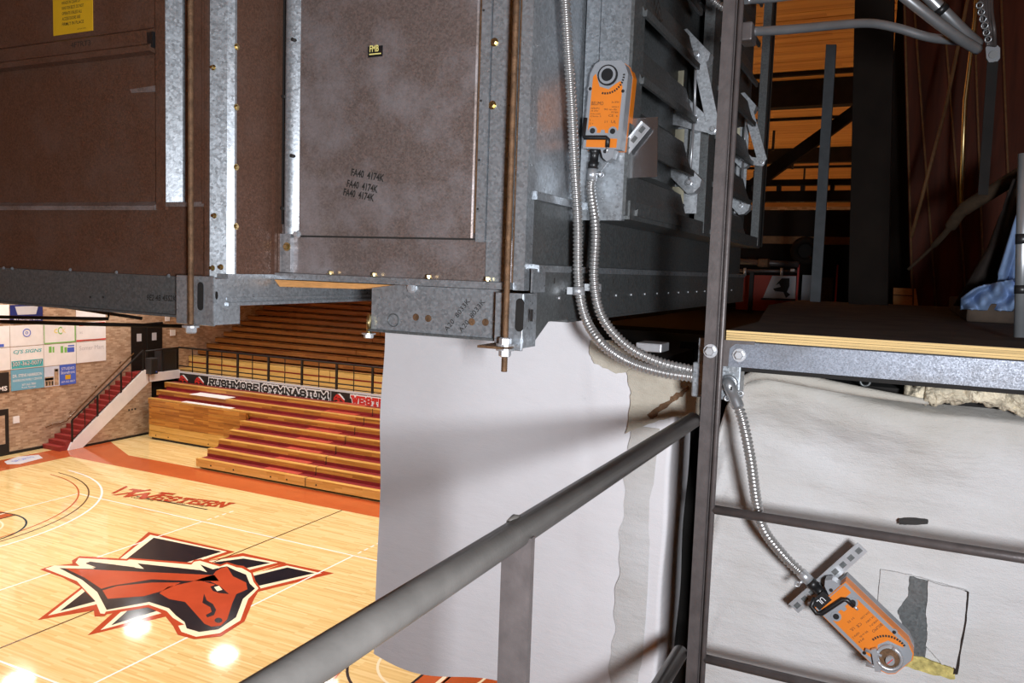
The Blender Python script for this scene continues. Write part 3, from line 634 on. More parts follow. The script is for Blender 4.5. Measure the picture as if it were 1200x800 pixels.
# raw pine board trapped under the flange
MB().prism([(XL + .004, YF - .027, z_(-.046)), (XL + .02, YF - .027, z_(-.062)), (-1.10, YF - .02, z_(-.058)), (-1.02, YF - .018, z_(-.046))], (0, .12, 0)).build('wood_shim', M['wood_shim'], ah, 'raw pine shim under the flange')
# front support beam
MB().box(-1.083, -.745, YF, YF + .006, z_(-.150), z_(-.046)).build('support_beam', M['galv'], ah, 'front support channel stamped with part numbers')
MB().box(-1.083, -.745, YF - .012, YF + .04, z_(-.152), z_(-.147)).build('beam_lip', M['galv_dark'], ah)
for px, py in ((487.5, 371.5), (502, 373), (553, 377), (569, 377.5)):
    c = YP(px, py, YF - .0005); MB().cyl(c, c + V((0, -.001, 0)), .0078, 20).build('hole', M['rust'], ah)
c = YP(483, 337, YF); MB().hexbolt(c, (0, -1, 0), .008, .012).build('bolt', M['zinc'], ah)
U = V((.62, 0, .78)); W = V((-.78, 0, .62))
for px, py in ((524, 389), (541, 390)):
    text('A20  8033K', M['ink'], ah, YP(px, py, YF - .001), U, W, .088, .011, name='stamp')
MB().ring(YP(461, 375, YF - .001), (0, 1, 0), .014, .0014, 20, 6).build('ring_mark', M['galv_dark'], ah)
# eye bolt at the beam's end
MB().ring(YP(432.5, 378, YF + .003), (1, .6, 0), .017, .0045, 20, 8).tube([YP(432.5, 386, YF + .003), YP(432, 396, YF + .003)], .006, 8).build('eye_bolt', M['brass'], ah)
MB().hexbolt(YP(432, 390, YF + .003), (0, 0, -1), .011, .012).build('eye_nut', M['zinc'], ah)
# corner bracket
cb = MB().bbox(-.755, XS + .012, YF - .032, YF - .026, z_(-.166), z_(-.050), .0015)
cb.box(XS + .008, XS + .014, YF - .03, YF + .03, z_(-.160), z_(-.050)); cb.build('corner_bracket', M['galv'], ah, 'corner bracket with a long vertical slot')
c = YP(609, 369, YF - .033); MB().prism([c + V((.0095 * math.cos(t), 0, .024 * (1 if math.sin(t) > 0 else -1) + .0095 * math.sin(t))) for t in [i * math.pi / 8 + .01 for i in range(16)]], (0, -.0006, 0)).build('slot', M['dark'], ah)
c = YP(623, 369.5, YF - .033); MB().box(c.x - .003, c.x + .003, c.y - .0006, c.y, c.z - .012, c.z + .012).build('slot', M['dark'], ah)
MB().box(-.765, -.71, YF - .085, YF + .002, z_(-.160), z_(-.155)).build('rod_shelf', M['rust'], ah)
# side of the unit
MB().box(XS - .018, XS - .012, YF + .03, 3.9, z_(.15), z_(1.6)).build('side_panel', M['galv'], ah)
MB().prism([(XS - .02, YF + .03, z_(.165)), (XS + .006, YF + .03, z_(.158)), (XS + .006, YF + .03, z_(.142)), (XS - .02, YF + .03, z_(.142))], (0, 2.35, 0)).build('side_angle', M['galv'], ah)
MB().box(XS - .018, XS - .010, YF + .03, 3.9, z_(.0), z_(.142)).build('side_panel', M['galv_dark'], ah)
MB().prism([(XS - .02, YF + .028, z_(.012)), (XS + .018, YF + .028, z_(.008)), (XS + .018, YF + .028, z_(-.006)), (XS - .02, YF + .028, z_(-.006))], (0, 2.35, 0)).build('base_angle', M['galv'], ah)
MB().prism([(XS + .012, YF + .03, z_(-.006)), (XS + .012, YF + .03, z_(-.150)), (XS + .012, YF + .10, z_(-.112)), (XS + .012, 3.9, z_(-.112)), (XS + .012, 3.9, z_(-.006))], (-.006, 0, 0)).build('base_rail', M['galv_dark'], ah, 'side base rail running back below the louvers')
MB().box(XS + .0125, XS + .016, YF + .0, YF + .065, z_(-.048), z_(.0)).build('corner_clip', M['galv'], ah)
MB().box(XS - .35, XS + .016, YF + .2, 3.9, z_(-.118), z_(-.112)).build('base_lip', M['galv_dark'], ah)
for k in range(16):
    y = YF + .12 + k * .13
    MB().box(XS + .0122, XS + .0135, y, y + .004, z_(-.03), z_(-.018)).build('slot', M['ink'], ah)
    MB().cyl((XS + .012, y + .03, z_(-.062)), (XS + .016, y + .03, z_(-.062)), .004, 6).build('rivet', M['zinc'], ah)
# --- left section
P = lambda px, py: YP(px, py, YL)
MB().box(-4.2, -1.557, YL + .012, YL + .06, z_(.12), z_(1.4)).build('left_panel', M['panel_brown'], ah, 'galvanised panel with a folded lip, tinted brown by painted reflection')
MB().box(-4.2, -1.400, YL + .004, YL + .06, z_(-.045), z_(.118)).build('lower_panel', M['panel_brown'], ah)
MB().prism([(-4.2, YL + .012, z_(.124)), (-4.2, YL - .006, z_(.114)), (-4.2, YL - .004, z_(.104)), (-4.2, YL + .012, z_(.106))], (2.64, 0, 0)).build('ledge', M['panel'], ah)
lip = MB().prism([(-4.2, YL + .013, z_(.516)), (-4.2, YL - .004, z_(.506)), (-4.2, YL - .004, z_(.476)), (-4.2, YL - .012, z_(.470)), (-4.2, YL - .010, z_(.458)), (-4.2, YL + .013, z_(.455))], (2.632, 0, 0)).build('folded_lip', M['panel_brown'], ah, 'folded metal lip across the brown panel')
MB().box(-1.580, -1.562, YL - .006, YL + .014, z_(.466), z_(.500)).build('rubber_stop', M['black'], ah)
MB().prism([(-1.655, YL + .013, z_(.382)), (-1.562, YL + .013, z_(.386)), (-1.562, YL + .013, z_(.368)), (-1.572, YL + .013, z_(.372)), (-1.65, YL + .013, z_(.374))], (0, -.004, 0)).build('latch_lip', M['panel'], ah)
MB().box(-1.558, -1.528, YL - .002, YL + .06, z_(.105), z_(1.4)).build('post_strip', M['panel_brown'], ah)
MB().prism([(-1.528, YL - .002, z_(.122)), (-1.522, YL - .006, z_(.122)), (-1.496, YL + .018, z_(.122)), (-1.484, YL + .05, z_(.122)), (-1.468, YL + .055, z_(.122)), (-1.468, YL + .065, z_(.122)), (-1.528, YL + .065, z_(.122))], (0, 0, 1.3)).build('recess_strip', M['galv'], ah, 'bright galvanised strip in the recess')
MB().box(-1.528, -1.40, YL - .002, YL + .04, z_(.112), z_(.122)).build('recess_sill', M['panel'], ah)
MB().box(-1.468, -1.412, YL + .0, YL + .06, z_(.118), z_(1.4)).build('post_strip', M['panel_brown'], ah)
MB().box(-1.412, -1.402, YL - .006, YL + .06, z_(.118), z_(1.4)).box(-1.400, -1.391, YL - .010, YL + .06, z_(-.045), z_(1.4)).build('post_fold', M['panel_brown'], ah)
MB().prism([(-1.390, YL - .004, z_(-.042)), (-1.385, YL - .009, z_(-.042)), (-1.356, YL + .012, z_(-.042)), (XL, YL + .024, z_(-.042)), (XL, YL + .03, z_(-.042)), (-1.390, YL + .03, z_(-.042))], (0, 0, 1.44)).build('corner_post', M['galv'], ah, 'bright galvanised corner post')
for px, py in ((253, 80), (254, 253), (252, 314), (262, 313)):
    MB().hexbolt(P(px, py) + V((0, -.006, 0)), (0, -1, 0), .0042, .008).build('screw', M['brass'], ah)
MB().box(XL - .02, XL, YL + .03, YF + .02, z_(-.042), z_(1.4)).build('return_panel', M['panel_brown'], ah)
for z in (.457, .329, .2, .071): MB().hexbolt((XL, 1.367, z_(z)), (1, 0, 0), .005, .005).build('screw', M['brass'], ah)
for y in (YF - .03, YF - .018): MB().box(XL, XL + .006, y, y + .008, z_(-.035), z_(1.4)).build('return_fold', M['panel_brown'], ah)
MB().box(XL - .03, XL + .006, YL, YF + .0, z_(-.045), z_(-.034)).build('return_sill', M['galv'], ah)
# left bottom rail and channel running back
lr = MB().box(-4.2, -1.462, YL - .012, YL + .01, z_(-.131), z_(-.0445)).box(-4.2, -1.462, YL - .03, YL + .01, z_(-.135), z_(-.130)); lr.build('left_rail', M['galv_dark'], ah, 'long bottom rail of the left section')
MB().box(XL - .006, XL, YL, 3.9, z_(-.104), z_(-.045)).box(XL, XL + .008, YL, 3.9, z_(-.104), z_(-.097)).box(XL - .006, XL + .004, YL, 3.9, z_(-.092), z_(-.086)).build('side_channel', M['galv'], ah, 'side channel running back under the unit')
br = MB().bbox(-1.459, XL + .002, YL - .036, YL - .030, z_(-.148), z_(-.040), .003).box(XL - .004, XL + .002, YL - .034, YL + .04, z_(-.145), z_(-.045)); br.build('corner_bracket', M['galv'], ah, 'left corner bracket with a slot')
c = YP(235, 347, YL - .037); MB().prism([c + V((.009 * math.cos(t), 0, .022 * (1 if math.sin(t) > 0 else -1) + .009 * math.sin(t))) for t in [i * math.pi / 8 + .01 for i in range(16)]], (0, -.0006, 0)).build('slot', M['dark'], ah)
c = YP(254, 346, YL - .037); MB().prism([c + V((.004 * math.cos(t), 0, .009 * math.sin(t))) for t in [i * math.pi / 6 for i in range(12)]], (0, -.0006, 0)).build('slot', M['dark'], ah)
for px, py in ((10, 314), (20, 314.5), (88, 316), (142, 319), (203, 323)): MB().hexbolt(P(px, py) + V((0, -.012, 0)), (0, -1, 0), .0028, .004).build('screw', M['galv'], ah)
for px, py in ((106, 348), (121, 348)): c = YP(px, py, YL - .0125); MB().cyl(c, c + V((0, -.001, 0)), .003, 8).build('hole', M['ink'], ah)
text('9E2 4B 45S2K', M['ink'], ah, YP(172, 352, YL - .0135), (1, 0, .02), (0, 0, 1), .095, .014, name='stamp', offset=.02, shear=.2)
text('AK 283 A 3K05', M['ink'], ah, XP(336, 337, XL + .001), (0, 1, 0), (0, 0, 1), .16, .016, name='stamp', offset=.01)
# stamps and stickers on the door
for (px, py, w1), dx in zip(((411, 206, .125), (406, 219, .118), (402, 229, .118)), (0, 0, 0)):
    text('FA40  4174K', M['ink'], ah, YP(px, py, YF - .0085), V((.985, 0, -.17)), V((.17, 0, .985)), w1 * .72, .017, name='stamp', offset=.03)
c0 = YP(431, 67.5, YF - .009); c1 = YP(448.5, 53, YF - .009)
st_ = MB().box(c0.x, c1.x, c0.y, c0.y + .0006, c0.z, c1.z).build('sticker', M['black'], ah, 'small black sticker with yellow letters')
text('FMB', M['lemon'], st_, V((c0.x + .005, c0.y - .0006, c0.z + .011)), (1, 0, 0), (0, 0, 1), .024, .014, offset=.02)
MB().box(c0.x + .004, c1.x - .004, c0.y - .0006, c0.y, c0.z + .005, c0.z + .0075).build('sticker_rule', M['lemon'], st_)
yl = MB().box(-1.924, -1.782, YL + .0105, YL + .012, z_(.527), z_(.72)).build('warning_label', M['yellow'], ah, 'yellow warning label with black print')
text('CAUTION', M['ink'], yl, (-1.885, YL + .0098, z_(.632)), (1, 0, 0), (0, 0, 1), .06, .008)
for k, s in enumerate(('UNIT MUST BE DISCONNECTED', 'WHEN SERVICING', 'HANDS IN CLEAR OF', 'FANS FOR BELTS. DO NOT', 'OPERATE UNLESS ALL', 'ACCESS DOORS ARE', 'FIRMLY IN PLACE')):
    text(s, M['ink'], yl, (-1.890, YL + .0098, z_(.622 - k * .0125)), (1, 0, 0), (0, 0, 1), .078 - .006 * (k % 3), .0075, offset=.008)
text('30TQ42 0083', M['ink'], yl, (-1.835, YL + .0098, z_(.533)), (1, 0, 0), (0, 0, 1), .03, .003)
text('4F7RT3', M['ink'], ah, (-1.84, YL - .0046, z_(.488)), (1, 0, 0), (0, 0, 1), .07, .012, name='stamp')

# threaded rods
def rod(x, y, z0, z1, label, nuts):
    t = thing('threaded_rod', label, 'rod', (x, y, z0), 'threaded hanger rods of the air handler')
    n = int((z1 - z0) / .0022); pts = [(x, y, z0 + (z1 - z0) * i / n) for i in range(n + 1)]
    MB().tube(pts, [.0058 + .0007 * (i % 2) for i in range(n + 1)], 10).build('threaded_bar', M['rust'], t)
    for zc, m_ in nuts: MB().hexbolt((x, y, zc), (0, 0, 1 if m_ else -1), .0125, .017).build('nut', M['zinc'], t)
rod(YP(597, 250, YF - .058).x, YF - .058, z_(-.207), z_(1.5), 'rusty threaded rod at the right corner bracket', ((z_(-.155), 1), (z_(-.160), 0)))
rod(YP(223.5, 250, YL - .05).x, YL - .05, z_(-.146), z_(1.5), 'rusty threaded rod at the left corner bracket', ((z_(-.148), 0), ))

# ================================================================== LOUVER DAMPER on the unit's side
YD, XD = 1.811, -.592
ld_ = thing('louver_damper', 'galvanised louver damper with linkage arms on the unit side', 'damper', (XD, 2.6, z_(.13)))
MB().box(XS - .005, -.676, YD - .004, YD + .02, z_(.118), z_(1.5)).box(-.675, XD - .012, YD, YD + .02, z_(.118), z_(1.5)).build('frame_plate', M['galv'], ld_)
MB().box(XD - .012, XD - .004, YD, YD + .08, z_(.13), z_(1.5)).build('frame_side', M['galv_dark'], ld_)
MB().cyl((-.655, YD - .006, z_(.566)), (-.655, YD, z_(.566)), .011, 16).build('frame_plug', M['galv'], ld_)
MB().box(XS, XD, YD + .021, 3.66, z_(.122), z_(.165)).build('frame_bottom', M['galv_dark'], ld_)
MB().box(XD - .085, XD - .080, YD + .02, 3.7, z_(.165), z_(1.5)).build('backing', M['galv_dark'], ld_)
for y in (2.58, 3.6): MB().box(XD - .03, XD + .002, y, y + .085, z_(.13), z_(1.5)).build('mullion', M['galv_dark'], ld_)
MB().box(XD - .03, XD + .002, 3.66, 3.72, z_(.13), z_(1.5)).build('mullion', M['galv_dark'], ld_)
for bay, (a, b) in enumerate(((YD + .06, 2.40), (2.68, 3.36))):
    for k in range(9):
        z = z_(.205 + k * .152)
        prof = [(-.100, .040), (-.065, .046), (-.030, .030), (.0, .022), (.024, -.018), (.050, -.048), (.060, -.045), (.058, -.058), (.045, -.058), (.018, -.028), (-.006, .010), (-.036, .018), (-.070, .034), (-.100, .030)]
        MB().prism([(XD + x * .62 - .03, a, z + zz * 1.25) for x, zz in prof], (0, b - a, 0)).build('blade', M['galv_dark'], ld_)
        MB().cyl((XD - .035, a - .04, z), (XD - .035, b + .05, z), .006, 8).build('shaft', M['galv_dark'], ld_)
for YB_, ps, iv, gl in ((2.49, ((84, 114), (152, 192), (219, 247)), (781, 800), (801, 816)), (3.44, ((150, 176), (214, 240), (262, 280)), (859, 866), (866, 872))):
    for p0, p1 in ps:
        a = YP(iv[0], p0, YB_); b = YP(iv[1], p1, YB_); MB().box(a.x, b.x, YB_, YB_ + .004, b.z, a.z).build('bearing_plate', M['ivory'], ld_)
        c = YP((iv[0] + iv[1]) / 2, (p0 + p1) / 2, YB_); MB().cyl(c, c + V((0, -.004, 0)), .005, 8).build('bearing_pin', M['rust'], ld_)
    a = YP(gl[0], 149, YB_ + .03); b = YP(gl[1], 250, YB_ + .03); MB().box(a.x - .085, b.x, YB_ + .03, YB_ + .036, b.z, a.z).build('mullion_face', M['galv_lt'], ld_)
def bar(p0, p1, w_, t, name, mat):
    p0, p1 = V(p0), V(p1); d = (p1 - p0).normalized(); s_ = d.cross(V((0, 1, 0))).normalized() * w_ / 2; e = d * w_ / 2
    MB().prism([p0 - e * .6 - s_, p0 - e - s_ * .4, p0 - e + s_ * .4, p0 - e * .6 + s_, p1 + e * .6 + s_, p1 + e + s_ * .4, p1 + e - s_ * .4, p1 + e * .6 - s_], (0, t, 0)).build(name, mat, ld_)
for YA, arm, crank, brs, rods, piv in (
    (2.46, ((819, 68), (836, 150)), ((785, 139), (836, 151)), (((801, 47), (819, 66)), ((798, 124), (815, 140)), ((793, 198), (809, 214))), (((816, 64), (814.5, 100), (814, 139)), ((813, 139), (808, 214))), ((816, 64), (814, 139), (808, 214), (836, 152))),
    (3.40, ((876, 126), (892.5, 185)), ((870, 187), (892, 190)), (((869, 118), (876, 126)), ((864, 180), (871, 187)), ((861, 233), (869, 242))), (((875, 124), (873, 160), (871, 187)), ((871, 187), (868, 241))), ((875, 124), (871, 187), (868, 241), (892.5, 190)))):
    B = lambda q, dy=0: YP(q[0], q[1], YA + dy)
    bar(B(arm[0]), B(arm[1]), .036, .003, 'linkage_arm', M['galv_lt']); bar(B(crank[0], -.004), B(crank[1], -.004), .030, .003, 'linkage_arm', M['galv_lt'])
    for p0, p1 in brs: bar(B(p0, .004), B(p1, .004), .058, .05, 'blade_bracket', M['galv_lt'])
    for r_ in rods: MB().tube([B(q, -.010) for q in r_], .0042, 8).build('link_rod', M['zinc'], ld_)
    for q in piv: MB().hexbolt(B(q, -.006), (0, -1, 0), .0085, .012).build('pivot_bolt', M['zinc'], ld_)
text('1TEIY', M['ink'], ld_, XP(766, 6, XD + .004), V((0, .72, -.5)), V((0, .5, .85)), .09, .04, name='chalk_mark', shear=0)

# ================================================================== ACTUATORS
def actuator(label, center, ang, top, name='damper_actuator'):
    """built in a local frame: x across, z along (hub end up), -y out of the face; turned about Y"""
    t = thing(name, label, 'actuator', center, 'orange damper actuators')
    T = Matrix.Translation(center) @ Matrix.Rotation(ang, 4, 'Y')
    N_ = lambda: MB(T)
    wd, L, dp = .046, .098, .062
    def outline(s=1.0, zc=0): 
        a, b = wd * s, L - wd * (1 - s)
        return [(-a, -b), (a, -b), (a, b - .030), (a - .010, b - .008), (a - .022, b), (-a + .022, b), (-a + .010, b - .008), (-a, b - .030)]
    back = outline(1.0)
    N_().prism([(x, .004, z) for x, z in back], (0, dp - .034, 0)).build('base_shell', M['orange'] if top else M['grey_plastic'], t)
    N_().prism([(x * .985, .004 - .034, z * .992) for x, z in back], (0, .034, 0)).build('front_shell', M['grey_plastic'] if top else M['orange'], t)
    f0 = -.0305
    # grey face frame and orange label
    N_().prism([(x, f0, z) for x, z in outline(.95)], (0, -.0012, 0)).build('face_frame', M['grey_plastic'], t)
    lab = [(-.036, -.056), (-.018, -.062), (-.006, -.062), (-.004, -.055), (.004, -.055), (.006, -.062), (.018, -.062), (.036, -.055), (.036, .040), (.030, .052), (.020, .046), (.004, .034), (-.018, .040), (-.030, .068), (-.036, .062)]
    lb = N_().prism([(x, f0 - .0012, z) for x, z in lab], (0, -.0008, 0)).build('face_label', M['orange'], t, 'orange printed face label')
    N_().prism([(x, f0 - .0012, z) for x, z in [(-.037, -.094), (.036, -.094), (.036, -.074), (-.037, -.074)]], (0, -.0008, 0)).build('face_label', M['orange'], t)
    yf = f0 - .0021
    RU = (T.to_3x3() @ V((1, 0, 0))); RW = (T.to_3x3() @ V((0, 0, 1)))
    def tx(s, x, z, w_, h):
        p = T @ V((x, yf, z))
        text(s, M['ink'], lb, p, RU, RW, w_, h, name='print')
    if top:
        rows = [('BELIMO', -.033, -.001, .028, .008), ('NFBUP-S', -.033, -.010, .020, .004), ('24..240V', -.033, -.015, .018, .003), ('2x IP54', .014, .004, .018, .004), ('NEMA 2', .016, -.006, .016, .003),
                ('90 in-lb', -.002, -.012, .030, .004), ('10 Nm', .016, -.018, .016, .004), ('5VA 3.5W', -.033, -.022, .024, .003), ('Class 2', -.033, -.027, .026, .003), ('CE  c', .010, -.026, .022, .005), ('1 -', -.033, -.036, .008, .004), ('2 +', -.033, -.044, .008, .004), ('3 Y', .002, -.040, .008, .005), ('UL', .018, -.040, .012, .006)]
    else:
        rows = [('BELIMO', -.034, .006, .026, .006), ('NFBUP-S', -.034, -.004, .022, .004), ('90 in-lb', -.002, .000, .022, .004), ('24..240V', -.034, -.014, .022, .004), ('IP54', .016, .006, .014, .004), ('NEMA 2', .014, -.008, .018, .004), ('CE', -.004, -.020, .012, .006), ('UL', .014, -.022, .010, .006), ('5VA 3.5W', -.034, -.026, .024, .004), ('S1 S2', -.002, -.036, .018, .004)]
    for r in rows: tx(*r)
    # hub, dotted position scale
    hz, hx = .064, .000 if top else .004
    if top:
        N_().tube([(hx, f0, hz), (hx, f0 - .008, hz)], .0225, 24).build('hub_ring', M['black'], t)
        N_().tube([(hx, f0 - .006, hz), (hx, f0 - .0095, hz)], .0195, 24).build('hub_ring', M['grey_plastic'], t)
        N_().tube([(hx, f0 - .008, hz), (hx, f0 - .0100, hz)], .0140, 24).build('hub_hole', M['black'], t)
    else:
        N_().tube([(hx, f0, hz), (hx, f0 - .010, hz)], .0250, 24).build('hub_ring', M['zinc'], t)
        N_().tube([(hx, f0 - .008, hz), (hx, f0 - .014, hz)], .0195, 24).build('hub_hole', M['rust'], t)
        N_().tube([(hx, f0 - .004, hz + .002), (hx, f0 - .026, hz + .002)], .0085, 20).build('shaft_stub', M['zinc'], t)
        N_().box(hx - .0075, hx + .0075, f0 - .0266, f0 - .026, hz + .0012, hz + .0028).build('shaft_mark', M['bright_red'], t)
        u = [(hx + .0235 * math.cos(a), f0 - .014, hz + .0235 * math.sin(a)) for a in [i * math.pi / 10 - math.pi * .15 for i in range(14)]]
        N_().tube(u, .004, 8).build('clamp_bolt', M['zinc'], t)
        N_().tube([(hx + .008, f0 - .012, hz - .012), (hx + .024, f0 - .012, hz - .040)], .004, 8).tube([(hx + .026, f0 - .012, hz + .008), (hx + .046, f0 - .012, hz - .018)], .004, 8).build('clamp_bolt', M['zinc'], t)
        N_().prism([(hx + .004, f0 - .008, hz - .030), (hx + .014, f0 - .008, hz - .034), (hx + .042, f0 - .008, hz + .002), (hx + .034, f0 - .008, hz + .010)], (0, -.008, 0)).build('clamp_bridge', M['zinc'], t)
    for i in range(13):
        a = math.radians(-100 + i * 8.5 if top else -92 - i * 8); r0, r1 = .037, .0415
        if top: cxx, czz = hx - .002, hz
        else: cxx, czz = hx, hz - .004
        p = [(cxx + r * math.cos(a + d), f0 - .0026, czz + r * math.sin(a + d)) for r, d in ((r0, -.045), (r1, -.045), (r1, .045), (r0, .045))]
        N_().prism(p, (0, -.0004, 0)).build('scale_mark', M['ink'], lb)
    for x, z in ((-.040, .035), (.038, .030)):
        N_().tube([(x, f0, z), (x, f0 - .0018, z)], .007, 12).build('screw_boss', M['grey_plastic'], t)
        N_().tube([(x, f0 - .0016, z), (x, f0 - .0024, z)], .0038, 12).build('screw_hole', M['black'], t)
    for x in (-.024, .024):
        N_().tube([(x, f0, -.058), (x, f0 - .0030, -.058)], .0105, 16).build('screw_boss', M['grey_plastic'], t)
        N_().tube([(x, f0 - .0026, -.058), (x, f0 - .0040, -.058)], .0062, 16).build('screw_hole', M['black'], t)
    # manual crank, folded black handle
    s = 1
    N_().tube([(-.044, f0 - .004, -.030), (-.044, f0 - .006, -.068), (-.040, f0 - .008, -.074), (.012, f0 - .008, -.073), (.017, f0 - .008, -.077), (.017, f0 - .007, -.094)] if top else
              [(.028, f0 - .004, -.112), (.046, f0 - .006, -.106), (.048, f0 - .008, -.088), (.040, f0 - .010, -.082), (-.016, f0 - .010, -.076), (-.022, f0 - .010, -.070), (-.022, f0 - .008, -.052)], .0052, 8).build('crank', M['black'], t)
    N_().tube([(.017, f0 - .007, -.094), (.017, f0 - .007, -.106)] if top else [(-.022, f0 - .008, -.052), (-.022, f0 - .008, -.042)], .0028, 8).build('crank_tip', M['zinc'], t)
    # connection end: bracket tab and cable fitting
    sg = 1 if top else -1
    N_().prism([(sg * -.004, -.026, -.096), (sg * .030, -.026, -.096), (sg * .026, -.026, -.116), (sg * .014, -.026, -.124), (sg * .004, -.026, -.116)], (0, .03, 0)).build('anti_rotation_tab', M['grey_plastic'], t)
    N_().tube([(sg * .008, -.0275, -.102), (sg * .008, -.0262, -.102)], .004, 10).build('screw_hole', M['black'], t)
    cx = -.022 if top else .016
    N_().tube([(cx, -.012, -.094), (cx, -.012, -.104), (cx, -.012, -.106), (cx, -.012, -.124), (cx, -.012, -.125), (cx, -.012, -.140)], [.012, .012, .010, .010, .0125, .0125], 14).build('cable_gland', M['black'], t)
    N_().tube([(cx, -.012, -.140), (cx, -.012, -.166)], .0118, 14).tube([(cx + .010, -.014, -.150), (cx + .022, -.016, -.152)], .0035, 8).build('conduit_fitting', M['zinc'], t)
    N_().ring((cx + .0235, -.016, -.153), (0, 1, 0), .005, .0018, 12, 6).build('fitting_screw', M['zinc'], t)
    if not top:
        N_().prism([(.004, f0 - .0010, -.112), (.040, f0 - .0010, -.112), (.040, f0 - .0010, -.088), (.004, f0 - .0010, -.088)], (0, -.003, 0)).build('terminal_cover', M['black'], t)
        text('UL', M['white'], t, T @ V((.014, f0 - .0045, -.106)), RU, RW, .016, .012, name='print')
    return t, T
a1, T1 = actuator('orange and grey actuator with a black hub high on the louver damper', V((-.640, 1.800, z_(.372))), math.radians(3.5), True)
# sheet metal plate and perforated strap behind the upper actuator
tag(MB().prism([YP(684, 142, 1.832), YP(771, 137, 1.832), YP(770, 207, 1.832), YP(690, 211, 1.832)], (0, .002, 0)).build('mounting_plate', M['sheet']), 'shiny sheet plate behind the upper actuator', 'plate')
def strap(label, p0, p1, w_, y, holes):
    t = thing('perforated_strap', label, 'strap', p0)
    p0, p1 = V(p0), V(p1); d = (p1 - p0).normalized(); n = d.cross(V((0, 1, 0))).normalized() * w_ / 2
    MB().prism([p0 - n, p1 - n, p1 + n, p0 + n], (0, .002, 0)).build('strap_bar', M['zinc'], t)
    for s_ in (1,): MB().prism([p0 + n, p1 + n, p1 + n + V((0, -.006, 0)), p0 + n + V((0, -.006, 0))], n * .08).build('strap_edge', M['zinc'], t)
    L = (p1 - p0).length
    for k in range(holes):
        c = p0 + d * L * (k + .5) / holes; e = d * L / holes * .28; m_ = n * .42
        MB().prism([c - e - m_ + V((0, -.0004, 0)), c + e - m_ + V((0, -.0004, 0)), c + e + m_ + V((0, -.0004, 0)), c - e + m_ + V((0, -.0004, 0))], (0, .0003, 0)).build('strap_hole', M['galv_dark'], t)
strap('perforated strap crossing behind the upper orange actuator', YP(703, 213, 1.815), YP(757, 146, 1.815), .024, 1.815, 6)
CL = YP(1016, 732, 1.85)
a2, T2 = actuator('orange actuator with a metal shaft clamp hanging by the canvas below the platform', CL, math.radians(180 - 51), False)
strap('perforated strap crossing behind the lower orange actuator', YP(930, 713, 1.872), YP(1011, 641, 1.872), .026, 1.872, 9)

# ================================================================== FLEXIBLE CONDUITS
def spline(pts, n):
    pts = [V(p) for p in pts]; pts = [pts[0] * 2 - pts[1]] + pts + [pts[-1] * 2 - pts[-2]]; out = []
    for i in range(1, len(pts) - 2):
        p0, p1, p2, p3 = pts[i - 1:i + 3]
        for k in range(n):
            t = k / n
            out.append(.5 * ((2 * p1) + (p2 - p0) * t + (2 * p0 - 5 * p1 + 4 * p2 - p3) * t * t + (3 * p1 - p0 - 3 * p2 + p3) * t ** 3))
    out.append(pts[-2]); return out
def flex(label, ctrl, r=.0118, pitch=.0088):
    t = thing('flexible_conduit', label, 'conduit', ctrl[0], 'flexible metal conduits')
    c = spline(ctrl, 40); L = [0]
    for a, b in zip(c, c[1:]): L.append(L[-1] + (b - a).length)
    n = int(L[-1] / pitch) * 5; pts = []; rs = []; j = 0
    prof = [.74, .90, 1.0, .97, .82]
    for i in range(n + 1):
        s = L[-1] * i / n
        while j < len(L) - 2 and L[j + 1] < s: j += 1
        f = (s - L[j]) / max(1e-9, L[j + 1] - L[j]); pts.append(c[j].lerp(c[j + 1], min(1, f))); rs.append(r * prof[i % 5])
    MB().tube(pts, rs, 14).build('corrugated_sleeve', M['flex'], t); return t
fA = flex('left corrugated steel conduit running down the unit corner', [XP(650, -420, -.665), XP(660, -60, -.665), XP(664, 30, -.665), XP(669, 110, -.665), XP(673, 190, -.665), XP(677, 260, -.665), XP(678, 330, -.66), XP(686, 372, -.645), YP(706, 403, 1.68), YP(737, 424, 1.71), YP(775, 436, 1.735), YP(813, 442, 1.75)])
e1 = T1 @ V((-.022, -.012, -.160))
fB = flex('right corrugated steel conduit leading down from the upper actuator', [e1, e1 + V((-.002, 0, -.03)), YP(698, 270, 1.76), YP(696, 325, 1.74), YP(702, 362, 1.74), YP(717, 388, 1.74), YP(742, 410, 1.745), YP(775, 425, 1.752), YP(813, 434, 1.76)])
e2 = T2 @ V((.016, -.012, -.160)); dE = (T2.to_3x3() @ V((0, 0, -1))).normalized()
fC = flex('corrugated conduit curving down the canvas to the lower actuator', [YP(863, 470, 1.735), YP(871, 495, 1.74), YP(880, 540, 1.76), YP(887, 590, 1.79), YP(896, 622, 1.81), e2 + dE * .05, e2])
cl = thing('conduit_clamp', 'bright zinc clamps holding the two conduits to the base rail', 'clamp', XP(690, 345, -.65))
for px, py, x in ((678, 341, -.655), (698, 337, -.64)):
    c = XP(px, py, x); MB().tube([c + V((0, 0, -.009)), c + V((0, 0, .009))], .0135, 14).build('clamp_band', M['zinc'], cl)
    MB().box(c.x - .026, c.x - .008, c.y - .004, c.y + .004, c.z - .008, c.z + .008).build('clamp_ear', M['zinc'], cl)
